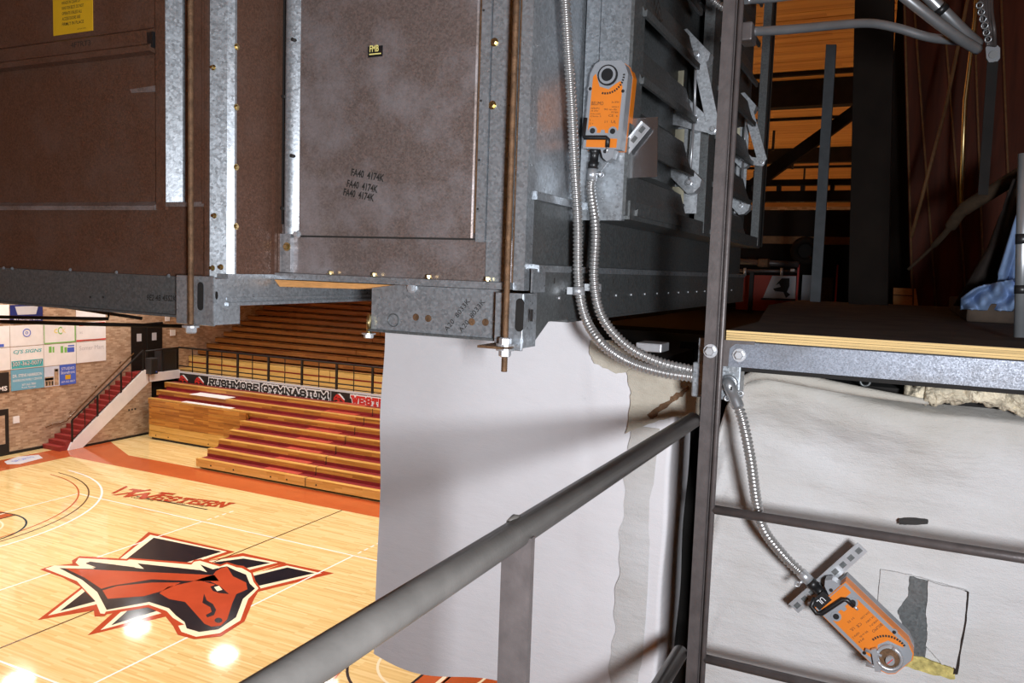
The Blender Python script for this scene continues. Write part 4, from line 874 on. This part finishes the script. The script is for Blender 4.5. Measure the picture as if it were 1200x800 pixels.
# junction box behind the stile
jb = thing('junction_box', 'galvanised junction box partly behind the upright', 'box', YP(840, 450, 1.75))
a = YP(812, 424, 1.742); b = YP(866, 470, 1.742)
MB().bbox(a.x, b.x, 1.742, 1.79, b.z, a.z, .003).build('box_body', M['galv'], jb)
a = YP(819, 396, 1.742); MB().box(a.x, a.x + .012, 1.745, 1.75, b.z + .05, a.z).build('hanger_strap', M['galv'], jb)
el = [YP(853, 447, 1.742), YP(853.5, 449, 1.725), YP(856, 455, 1.722), YP(860, 464, 1.73), YP(865, 476, 1.736)]
MB().tube(spline(el, 6), .0128, 14).build('elbow_connector', M['emt'], jb)
MB().ring(YP(854, 449, 1.738), (0, 1, 0), .015, .004, 18, 8).build('locknut', M['emt'], jb)
for px, py in ((852, 466.5), (868, 461)): MB().ring(YP(px, py, 1.735), (0, 1, 0), .005, .002, 12, 6).build('connector_screw', M['zinc'], jb)
c = YP(857, 455, 1.709); MB().box(c.x - .002, c.x + .002, c.y - .001, c.y, c.z - .004, c.z + .004).build('slot', M['ink'], jb)
# little steel box under the unit
sb = tag(MB().bbox(YP(745, 408, 1.88).x, YP(775, 408, 1.88).x, 1.88, 1.95, YP(745, 411, 1.88).z, YP(745, 401, 1.88).z, .002).build('cover_plate', M['zinc']), 'small bright cover plate lying on the duct under the unit', 'plate')

# ================================================================== GUARDRAIL with ladder
YS = 1.703
gr = thing('steel_guardrail', 'brown steel ladder upright with rungs and grey pipe handrails', 'guardrail', (-.37, 1.2, H - 1.7))
def stile_prism(pts, z0, z1, name): MB().prism([(x, y, z_(z0)) for x, y in pts], (0, 0, z1 - z0)).build(name, M['steel_brown'], gr)
xs0 = YP(826, 390, YS - .01).x
stile_prism([(xs0, YS - .010), (xs0 + .022, YS - .010), (xs0 + .024, YS - .008), (xs0 + .024, YS + .012), (xs0, YS + .012)], -1.9, 1.5, 'ladder_stile')
stile_prism([(xs0 + .024, YS + .004), (xs0 + .030, YS + .004), (xs0 + .030, YS + .012), (xs0 + .024, YS + .012)], -1.9, 1.5, 'stile_web')
MB().tube([(xs0 + .0345, YS - .004, z_(-1.9)), (xs0 + .0345, YS - .004, z_(1.5))], .0055, 12).build('stile_edge_bar', M['steel_brown'], gr)
for z in (-.491, -.818, -1.145):
    MB().tube([(xs0 + .034, YS, z_(z)), (1.0, YS, z_(z))], .0095, 14).build('ladder_rung', M['steel_brown'], gr)
MB().hexbolt(YP(833, 411, YS - .012), (0, -1, 0), .010, .016).build('bolt', M['zinc'], gr)
HX = -.39
MB().tube([(HX, YS, z_(-.307)), (HX, -.6, z_(-.307))], .0168, 24).build('handrail', M['pipe'], gr, 'grey painted handrail pipe')
MB().tube([(HX, YS, z_(-.818)), (HX, -.6, z_(-.818))], .0168, 24).build('mid_rail', M['pipe'], gr)
c = XP(607, 645, HX)
MB().box(HX - .019, HX + .019, c.y - .005, c.y + .005, z_(-1.9), z_(-.310)).build('rail_post', M['steel_brown'], gr, 'flat bar post below the handrail')
MB().tube([(HX - .008, c.y - .012, z_(-.2935)), (HX - .006, c.y, z_(-.2915)), (HX - .004, c.y + .012, z_(-.2935))], [.003, .005, .003], 10).build('weld_bead', M['pipe'], gr)

# ================================================================== PLATFORM
pf = thing('catwalk_platform', 'plywood catwalk platform on a steel channel beside the ladder', 'platform', (.3, 2.8, H - .13))
px0 = YP(851.5, 386, 1.702).x
MB().prism([(px0, 1.706, z_(-.1325)), (1.9, 1.706, z_(-.1325)), (1.9, 4.38, z_(-.1325)), (-.50, 4.38, z_(-.1325)), (-.50, 3.4, z_(-.1325)), (px0, 2.1, z_(-.1325))], (0, 0, .021)).build('plywood_deck', M['ply_top'], pf)
for k in range(4): MB().box(px0 - .0005, 1.9, 1.7045 - .0008 * (k % 2), 1.7062, z_(-.1322 + k * .0052), z_(-.1322 + k * .0052 + .0046)).build('plywood_edge_layer', M['ply_edge'], pf)
MB().prism([(px0 + .001, 1.708, z_(-.133)), (px0 + .001, 1.702, z_(-.135)), (px0 + .001, 1.702, z_(-.186)), (px0 + .001, 1.74, z_(-.188)), (px0 + .001, 1.74, z_(-.184)), (px0 + .001, 1.708, z_(-.182))], (2.2, 0, 0)).build('edge_channel', M['channel'], pf, 'weathered steel edge channel')
MB().prism([YP(847, 398, 1.698), YP(885, 400, 1.698), YP(884, 404, 1.698), YP(862, 403, 1.698), YP(855, 408, 1.698), YP(853, 429, 1.698), YP(845, 429, 1.698)], (0, .004, 0)).build('corner_plate', M['steel_brown'], pf)
MB().hexbolt(YP(866.5, 416, 1.701), (0, -1, 0), .0095, .010).build('bolt', M['zinc'], pf)
MB().box(px0, 1.9, 1.75, 4.3, z_(-.20), z_(-.186)).build('under_frame', M['dark'], pf)
lm = tag(MB().bbox(.16, 1.9, 2.75, 3.95, z_(-.111), z_(-.055), .006).build('raised_board', M['ply_top']), 'raised dark plank step on the platform under the cloths', 'plank')

# ================================================================== CANVAS WRAPPED DUCTS
YC = 1.95
dL = thing('canvas_duct', 'clean white canvas wrapped duct under the unit', 'duct', (-.9, YC, H - 1.3))
def cl_fn(u, v):
    x = -1.352 + u * (.825) ; zt = -.10 - .135 * min(1, max(0, (x + .73) / .03)); zb = -1.163 - .02 * math.sin(u * 9) - .06 * max(0, u - .5)
    z = zt + (zb - zt) * v
    y = YC + .004 * math.sin(u * 11 + v * 3) + .003 * math.sin(v * 17 + u * 5)
    x += -.012 * v + .004 * math.sin(v * 13) * (1 if u < .02 else 0)
    return V((x, y, z_(z)))
MB().grid(cl_fn, 48, 56).build('canvas_wrap', M['canvas'], dL)
def cl2(u, v):   # rougher strip at the right end, turning the corner
    z = -.25 + (-1.35 + .25) * v; s = u * .20
    x0 = -.536 - .03 * v * .6
    if s < .045: x, y = x0 + s, YC - .006 - .004 * math.sin(u * 3)
    else: x, y = x0 + .045 + (s - .045) * .05, YC - .006 + (s - .045) * 1.0
    return V((x + .002 * math.sin(v * 21 + u * 3), y + .003 * math.sin(v * 15), z_(z)))
MB().grid(cl2, 24, 60).build('canvas_end', M['canvas'], dL)
MB().box(-1.35, -.56, YC + .02, 3.0, z_(-1.15), z_(-.22)).build('duct_core', M['dark'], dL)
def seam(u, v):
    z = -.38 + (-1.35 + .38) * v; w_ = .078 - .004 * math.sin(v * 9)
    return V((-.603 - .030 * v + u * w_ + (.004 * math.sin(v * 37) + .003 * math.sin(v * 83)) * (1 - u), YC - .008 - .002 * math.sin(u * 3.1), z_(z)))
MB().grid(seam, 6, 70).build('seam_tape', M['canvas_old'], dL, 'rough grey seam strip down the duct corner')
def flap(pts, y, mat, name, parent, label=None, th=.006, jit=.0):
    q = []
    n = len(pts)
    for i in range(n):
        a, b = V(pts[i] + (0,)), V(pts[(i + 1) % n] + (0,))
        for k in range(5):
            p = a.lerp(b, k / 5); q.append((p.x + random.uniform(-jit, jit), p.y + random.uniform(-jit, jit)))
    return MB().prism([YP(x_, y_, y) for x_, y_ in q], (0, th, 0)).build(name, mat, parent, label)
flap([(734, 436), (752, 424), (790, 440), (822, 452), (818, 492), (790, 488), (760, 496), (733, 508), (738, 480), (739, 460)], YC - .014, M['canvas_tan'], 'torn_flap', dL, 'torn beige canvas flap', jit=.8)
flap([(692, 398), (716, 398), (760, 418), (800, 440), (800, 448), (765, 440), (738, 436), (722, 437), (697, 426), (690, 412)], YC - .010, M['canvas_tan'], 'torn_flap', dL, 'dirty cut canvas edge', jit=.8)
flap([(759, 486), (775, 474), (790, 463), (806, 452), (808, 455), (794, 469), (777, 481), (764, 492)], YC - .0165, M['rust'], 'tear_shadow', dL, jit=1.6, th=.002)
dR = thing('canvas_duct', 'dirty white canvas wrapped duct below the platform', 'duct', (.3, YC, H - 1.2))
def top_z(x):   # wavy torn top edge
    pts = [(-.392, -.40), (-.365, -.285), (-.33, -.232), (-.28, -.214), (-.18, -.226), (-.05, -.246), (.06, -.262), (.2, -.266), (1.0, -.27)]
    for (a, b), (c_, d_) in zip(pts, pts[1:]):
        if x <= c_: return b + (d_ - b) * (x - a) / (c_ - a)
    return -.27
def cr(u, v):
    x = -.392 + u * 1.45; zt = top_z(x); z = zt + (-1.5 - zt) * v ** 1.25
    d = zt - z
    roll = .055 * math.exp(-((d - .05) / .07) ** 2) * (1 - .75 * min(1, max(0, (x + .05) / .25)))
    nz = mnoise.fractal(V((x * 3.1 + d * 1.5, d * 9 - x * 2.2, 4)), 1.0, 2.0, 4)
    fold = .011 * nz * (.35 + math.exp(-d * 5)) + .007 * math.sin(16 * d + 9 * x + 1.3 * math.sin(7 * x)) * math.exp(-d * 4) + .004 * math.sin(5 * x - 4 * d) + .005 * math.sin(40 * d + 22 * x) * math.exp(-d * 9)
    back = .055 * max(0, 1 - d / .018)
    return V((x, YC + .02 - roll - fold + back, z_(z)))
MB().grid(cr, 110, 110).build('canvas_wrap', M['canvas_old'], dR)
MB().box(-.37, 1.1, YC + .07, 3.0, z_(-1.5), z_(-.24)).build('duct_core', M['dark'], dR)
MB().box(-.60, -.36, 2.4, 2.45, z_(-1.6), z_(-.2)).build('gap_shade_sheet', M['dark'], dR)  # black sheet added to stand in for shade inside the gap
# cut patch with exposed steel behind the lower actuator
yp = YC + .014
flap([(1032, 667), (1068, 674), (1087, 679), (1134, 692), (1131, 730), (1121, 784), (1062, 768), (1028, 720)], yp, M['canvas_old'], 'patch_bed', dR, 'cut open patch in the canvas', jit=.5)
flap([(1066, 675), (1087, 681), (1085, 725), (1087, 745), (1084, 772), (1054, 762), (1057, 730), (1052, 716), (1064, 698)], yp - .004, M['galv_dark'], 'exposed_steel', dR, 'bare grey steel exposed in the patch', jit=.6)
flap([(1088, 681), (1133, 693), (1130, 728), (1120, 783), (1104, 778), (1085, 757), (1087, 742), (1085, 720)], yp - .010, M['canvas_old'], 'loose_flap', dR, 'loose canvas flap', jit=.6)
flap([(1058, 764), (1085, 772), (1120, 784), (1119, 797), (1090, 790), (1058, 780)], yp - .008, M['yellowglass'], 'insulation_edge', dR, 'yellow insulation edge', jit=1.2)
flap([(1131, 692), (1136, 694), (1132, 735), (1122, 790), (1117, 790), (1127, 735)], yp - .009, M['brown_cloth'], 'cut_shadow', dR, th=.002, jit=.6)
flap([(1053, 610), (1070, 609), (1088, 611), (1087, 614), (1070, 615), (1054, 614.5)], YC - .001, M['ink'], 'paint_mark', dR, 'black paint stroke', th=.02, jit=.3)
# torn insulation along the top
def blob(px0_, px1_, py0_, py1_, y, name, mat, parent, seed):
    a = YP(px0_, py0_, y); b = YP(px1_, py1_, y)
    def fn(u, v):
        x = a.x + (b.x - a.x) * u; z = a.z + (b.z - a.z) * v; e = math.sin(math.pi * u) ** .4 * math.sin(math.pi * v) ** .5
        q_ = V((x * 22, z * 30, seed)); n1 = mnoise.fractal(q_, .9, 2.1, 4); n2 = mnoise.fractal(q_ * 1.3 + V((5, 3, 1)), .9, 2.1, 4)
        return V((x, y - .03 * e - .022 * n1, z + .012 * n2))
    return MB().grid(fn, 70, 26, False).build(name, mat, parent, 'torn cream insulation')
blob(1085, 1178, 442, 478, 1.93, 'torn_insulation', M['insul'], dR, 3)
blob(1060, 1098, 448, 472, 1.96, 'torn_insulation', M['insul'], dR, 9)
blob(1172, 1215, 455, 486, 1.95, 'torn_insulation', M['insul'], dR, 5)
MB().tube(spline([YP(864, 458, 1.93), YP(874, 444, 1.915), YP(895, 438.5, 1.90), YP(930, 443, 1.90), YP(975, 452, 1.905), YP(1030, 462, 1.915), YP(1088, 471, 1.93)], 8), [.006 + .007 * math.sin(math.pi * k / 48) for k in range(49)], 12).build('rolled_edge', M['canvas_old'], dR)
MB().ring(YP(963, 442.5, 1.97), (0, 1, 0), .006, .003, 12, 6).build('pipe_end', M['rust'], dR)
MB().ring(YP(1014, 447, 1.98), (0, 1, 0), .010, .003, 16, 6).build('pipe_end', M['galv_dark'], dR)

# ================================================================== DARK BACKSTAGE beyond the platform
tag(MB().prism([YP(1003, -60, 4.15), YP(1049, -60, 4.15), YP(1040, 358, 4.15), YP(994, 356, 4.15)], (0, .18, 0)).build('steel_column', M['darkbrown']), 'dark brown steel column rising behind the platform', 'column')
tag(MB().prism([YP(968, 52, 4.2), YP(980, 52, 4.2), YP(961, 356, 4.2), YP(949, 356, 4.2)], (0, .03, 0)).build('metal_strut', M['grey_strut']), 'slim leaning grey metal strut left of the column', 'strut')
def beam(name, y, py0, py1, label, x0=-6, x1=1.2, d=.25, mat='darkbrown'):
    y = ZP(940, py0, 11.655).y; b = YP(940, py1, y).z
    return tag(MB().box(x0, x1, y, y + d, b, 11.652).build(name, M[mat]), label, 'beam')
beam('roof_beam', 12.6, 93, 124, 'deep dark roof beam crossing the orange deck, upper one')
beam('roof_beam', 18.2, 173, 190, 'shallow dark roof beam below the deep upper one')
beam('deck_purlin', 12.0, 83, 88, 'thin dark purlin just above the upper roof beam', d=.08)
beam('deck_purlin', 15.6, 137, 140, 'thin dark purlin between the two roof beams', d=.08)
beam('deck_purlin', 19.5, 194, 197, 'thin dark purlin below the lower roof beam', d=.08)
for k, (px, p0, p1) in enumerate(((907, 152, 176), (943, 197, 220), (884, 200, 235), (929, 190, 198))):
    c = ZP(px, p0, 11.67)
    tag(MB().box(c.x - .025, c.x + .025, c.y, c.y + .05, YP(px, p1, c.y).z, 11.67).build('sprinkler_drop', M['black_steel']), ('short black drop pipe between the two beams', 'black drop pipe left of the strut foot of the deck', 'black drop pipe next to the unit edge', 'short black stub under the lower beam')[k], 'pipe')
tr = thing('roof_truss', 'dark low roof truss behind the strut', 'truss', (-1.5, 9, H + .9))
a, b = YP(870, 211, 9).z, YP(870, 217, 9).z; MB().box(-4, 1, 9, 9.15, b, a).build('top_chord', M['darkbrown'], tr)
a, b = YP(870, 224, 9).z, YP(870, 236, 9).z; MB().box(-4, 1, 9, 9.15, b, a).build('bottom_chord', M['darkbrown'], tr)
for px in (882, 912, 940, 975): MB().box(YP(px, 220, 9).x - .02, YP(px, 220, 9).x + .02, 9.02, 9.1, YP(px, 236, 9).z, YP(px, 211, 9).z).build('truss_web', M['black_steel'], tr)
MB().prism([YP(1001, 122, 9.1), YP(1001, 138, 9.1), YP(872, 232, 9.1), YP(872, 215, 9.1)], (0, .1, 0)).build('diagonal_brace', M['darkbrown'], tr)
dc = thing('air_duct', 'wide dark rectangular duct across the back with a round opening', 'duct', (-.8, 7, H + .3))
a, b = YP(900, 246, 7).z, YP(900, 281, 7).z
MB().box(-2.6, .2, 7, 7.8, b, a).build('duct_body', M['darkbrown'], dc)
MB().box(-2.6, .2, 6.97, 7.0, b - .03, b + .03).build('duct_flange', M['rope'], dc)
MB().ring(YP(944, 294, 6.9), (0, 1, 0), .085, .03, 24, 8).build('round_collar', M['darkbrown'], dc)
MB().cyl(YP(944, 294, 6.93), YP(944, 294, 6.95), .075, 20).build('opening', M['dark'], dc)
# lattice and court posters seen beyond
bt = thing('back_pipes', 'dim pipes and valve above the backstage posters', 'pipe', YP(890, 310, 6.8))
MB().tube([YP(862, 306, 6.8), YP(936, 310, 6.8)], .025, 10).tube([YP(862, 317, 6.7), YP(934, 318, 6.7)], .014, 10).build('pipe', M['steel_brown'], bt)
MB().box(YP(880, 308, 6.8).x, YP(880, 308, 6.8).x + .03, 6.78, 6.82, H - .30, YP(880, 318, 6.8).z).build('stand', M['black_steel'], bt)
MB().bbox(YP(889, 308, 6.75).x, YP(901, 308, 6.75).x, 6.7, 6.85, YP(889, 313, 6.75).z, YP(889, 303, 6.75).z, .01).build('valve', M['rust'], bt)
for px in (873, 916): MB().cyl(YP(px, 314, 6.68), YP(px, 323, 6.68), .012, 8).build('clip', M['zinc'], bt)
MB().bbox(YP(927, 315, 6.7).x, YP(932, 315, 6.7).x, 6.66, 6.7, YP(927, 318, 6.7).z, YP(927, 315, 6.7).z, .002).build('tag_plate', M['white'], bt)
wp = thing('backstage_poster', 'dim red and grey poster with a black figure behind the platform', 'poster', YP(900, 340, 7.5))
q = lambda pts, y, mat, nm, par: MB().prism([YP(a_, b_, y) for a_, b_ in pts], (0, .01, 0)).build(nm, mat, par)
q([(862, 322), (935, 323), (935, 372), (862, 370)], 7.5, M['red_mat'], 'poster_sheet', wp)
q([(905, 323), (933, 323.5), (933, 350), (894, 349)], 7.485, M['grey_print'], 'print_block', wp)
q([(916, 326), (925, 326), (925, 335), (922, 342), (926, 345), (921, 349), (918, 342), (908, 341), (906, 338), (915, 336), (913, 332), (909, 334)], 7.47, M['ink'], 'print_figure', wp)
q([(892, 349), (933, 350.5), (933, 352.5), (892, 351)], 7.47, M['ink'], 'print_rule', wp)
tag(MB().box(YP(934, 330, 7.4).x, YP(936, 330, 7.4).x, 7.38, 7.42, H - .30, YP(934, 306, 7.4).z).build('red_pole', M['bright_red']), 'thin red pole at the right edge of the backstage poster', 'pole')
tag(MB().box(YP(979.5, 330, 7.4).x, YP(981.5, 330, 7.4).x, 7.38, 7.42, H - .30, YP(980, 310, 7.4).z).build('red_pole', M['bright_red']), 'thin bright red pole between strut and column', 'pole')
tag(MB().box(YP(940, 330, 7.6).x, YP(951, 330, 7.6).x, 7.6, 7.65, H - .30, YP(940, 322, 7.6).z).build('grey_board', M['grey_print']), 'grey board beside the strut in the back', 'board')
tag(MB().box(YP(963, 330, 7.6).x, YP(976, 330, 7.6).x, 7.6, 7.65, H - .30, YP(963, 325, 7.6).z).build('rusty_board', M['rust']), 'rust coloured board right of the strut in the back', 'board')
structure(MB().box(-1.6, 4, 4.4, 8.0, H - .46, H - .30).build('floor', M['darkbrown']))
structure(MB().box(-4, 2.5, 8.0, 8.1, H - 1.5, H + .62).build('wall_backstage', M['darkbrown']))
bx = thing('cardboard_box', 'small pale box standing far behind the platform', 'box', YP(1060, 357, 5.2))
q([(1047, 337), (1069, 338), (1069, 386), (1046, 386)], 5.2, M['wood_shim'], 'box_side', bx); q([(1071, 338), (1073, 338), (1077, 364), (1071, 364)], 5.2, M['wood_shim'], 'box_side', bx)
q([(1047, 345), (1069, 346), (1069, 347), (1047, 346)], 5.19, M['ink'], 'box_seam', bx)
# leaning dark red boards
rb = [((1057, -40), (1070, -40), (1100, 372), (1068, 372)), ((1066, -40), (1106, -40), (1138, 372), (1096, 372)), ((1100, -40), (1140, -40), (1158, 372), (1132, 372)), ((1138, -40), (1172, -40), (1190, 372), (1152, 372)), ((1170, -40), (1215, -40), (1230, 372), (1186, 372))]
lbs = ('narrow leaning dark red board next to the column', 'wide leaning dark red board, second from the column', 'leaning dark red board, third from the column', 'leaning dark red board behind the hanging fitting', 'leaning dark red board at the right edge')
for k, qd in enumerate(rb):
    t = thing('leaning_board', lbs[k], 'board', YP(qd[3][0], qd[3][1], 5.4 + .05 * k), 'dark red boards leaning behind the platform')
    y = 5.4 - .03 * k
    MB().prism([YP(*p_, y) for p_ in qd], (0, .018, 0)).build('board_face', M['redboard'], t)
    MB().tube([YP(qd[0][0] + 2, qd[0][1], y - .004), YP(qd[3][0] + 2, qd[3][1], y - .004)], .006, 6).build('board_edge', M['rope'], t)
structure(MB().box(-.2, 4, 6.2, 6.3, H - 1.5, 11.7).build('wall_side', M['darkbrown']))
tag(MB().tube([YP(1140, -30, 4.4), YP(1108, 128, 4.4), YP(1068, 278, 4.4)], .008, 8).build('tan_rope', M['rope']), 'thin tan cord slanting across the red boards', 'cord')
tag(MB().tube([YP(1150, -60, 4.6), YP(1142, 30, 4.6), YP(1131, 118, 4.6), YP(1130, 140, 4.6), YP(1126, 250, 4.6)], .010, 8).build('hanging_rod', M['brass']), 'thin brassy rod hanging right of the tan cord', 'rod')
sl = thing('bent_pipe_sleeve', 'brown wrapped pipe rising to the right across the dark boards', 'pipe', YP(1130, 245, 3.6))
MB().tube(spline([YP(1064, 316, 3.6), YP(1092, 290, 3.6), YP(1112, 268, 3.55), YP(1128, 247, 3.5), YP(1160, 226, 3.45), YP(1215, 192, 3.4)], 8), [.006] * 9 + [.012] * 8 + [.022] * 8 + [.026] * 16, 10).build('sleeve', M['sleeve'], sl)
ft = thing('hanging_fitting', 'grey metal eye fitting hanging on twisted wires at the upper right', 'fitting', YP(1163, 62, 3.0))
MB().prism([YP(a_, b_, 3.0) for a_, b_ in ((1155, 56), (1157, 53), (1169, 53), (1172, 56), (1172, 68), (1168, 73), (1159, 73), (1156, 68))], (0, .02, 0)).build('eye_plate', M['grey_plastic'], ft)
MB().cyl(YP(1164, 64, 2.998), YP(1164, 64, 2.99), .012, 16).build('eye_hole', M['black'], ft)
MB().prism([YP(1157, 72, 3.0), YP(1170, 72, 3.0), YP(1158, 228, 3.0), YP(1146, 228, 3.0)], (0, .01, 0)).build('black_strap', M['dark'], ft)
for k in range(5):
    MB().tube(spline([YP(1146 + 4 * k, -30, 3.0 + .01 * k), YP(1150 + 3 * k, 10, 2.98), YP(1153 + 3 * k, 34, 3.0 - .01 * k), YP(1158 + 2 * k, 54, 3.0)], 6), .006, 6).build('wire', M['steel_brown'], ft)
for k in range(6): MB().ring(YP(1148 + 2 * k, 6 + 8 * k, 2.96), (.3, 1, .2), .009, .003, 12, 6).build('chain_link', M['emt'], ft)
def emt(label, pts, r, tape=None):
    t = thing('steel_conduit', label, 'conduit', pts[0], 'bent steel conduits at the upper right')
    MB().tube(spline(pts, 8), r, 12).build('conduit_pipe', M['emt'], t)
    if tape: MB().tube(tape, r * 1.12, 12).build('tape_band', M['black'], t)
    return t
e = emt('long steel conduit running level from the upright then bending right', [YP(878, 37, 1.9), YP(925, 34.5, 1.98), YP(990, 28.5, 2.1), YP(1022, 27.5, 2.16), YP(1052, 33, 2.2), YP(1090, 44, 2.24), YP(1132, 49, 2.3)], .0105)
a = YP(878, 37, 1.9); MB().bbox(a.x - .016, a.x + .012, 1.87, 1.93, a.z - .026, a.z + .014, .004).build('end_clamp', M['steel_brown'], e)
emt('bright steel conduit slanting down right, lower of two', [YP(1040, -20, 2.1), YP(1080, 12, 2.14), YP(1120, 42, 2.2), YP(1146, 58, 2.26)], .0125)
emt('dull steel conduit with black tape band, upper of two', [YP(1070, -22, 2.3), YP(1102, 10, 2.32), YP(1130, 38, 2.36), YP(1146, 52, 2.4)], .0150, [YP(1100, 8, 2.318), YP(1106, 14, 2.324)])
emt('steel conduit stub crossing the top edge beside the upright', [YP(874, 0, 1.9), YP(905, -2, 1.96), YP(950, -8, 2.0)], .0095)
flex('short flexible conduit at the top left of the upright', [YP(826, -14, 2.3), YP(838, 2, 2.3), YP(852, 12, 2.32)], .011)
# cloths and pole on the platform
def cloth(name, mat, label, left, right, y, amp, seed, cat='cloth'):
    def fn(u, v):
        f = v * (len(left) - 1); i = min(int(f), len(left) - 2); t = f - i
        a = V(left[i] + (0,)).lerp(V(left[i + 1] + (0,)), t); b = V(right[i] + (0,)).lerp(V(right[i + 1] + (0,)), t); p = a.lerp(b, u)
        yy = y + amp * math.sin(u * 11 + v * 4 + seed) + amp * .5 * math.sin(u * 23 - v * 6)
        return YP(p.x, p.y, yy)
    return tag(MB().grid(fn, 36, 36).build(name, mat, solid=.006), label, cat)
cloth('brown_drape', M['brown_cloth'], 'dark brown drape hanging behind the blue cloth', [(1188, 210), (1158, 290), (1118, 358)], [(1230, 190), (1230, 280), (1230, 362)], 3.1, .035, 1)
cloth('blue_cloth', M['blue_cloth'], 'crumpled pale blue cloth hanging beside the metal pole', [(1197, 232), (1184, 275), (1170, 320), (1170, 334)], [(1230, 225), (1230, 280), (1216, 330), (1200, 342)], 2.85, .02, 2)
cloth('blue_bundle', M['blue_cloth'], 'low bundle of blue cloth lying on the raised plank', [(1146, 336), (1126, 350), (1126, 362)], [(1192, 326), (1200, 345), (1186, 364)], 2.74, .025, 4)
pl = thing('metal_pole', 'silver metal pole with black bands standing on the platform', 'pole', YP(1194, 397, 1.95))
MB().tube([YP(1196, 395, 1.95), YP(1201, 180, 1.95)], .0125, 14).build('pole_tube', M['emt'], pl)
for p0, p1 in ((274, 286), (334, 344)): MB().tube([YP(1196 + (395 - p0) * .0233, p0, 1.95), YP(1196 + (395 - p1) * .0233, p1, 1.95)], .0136, 14).build('pole_band', M['black'], pl)
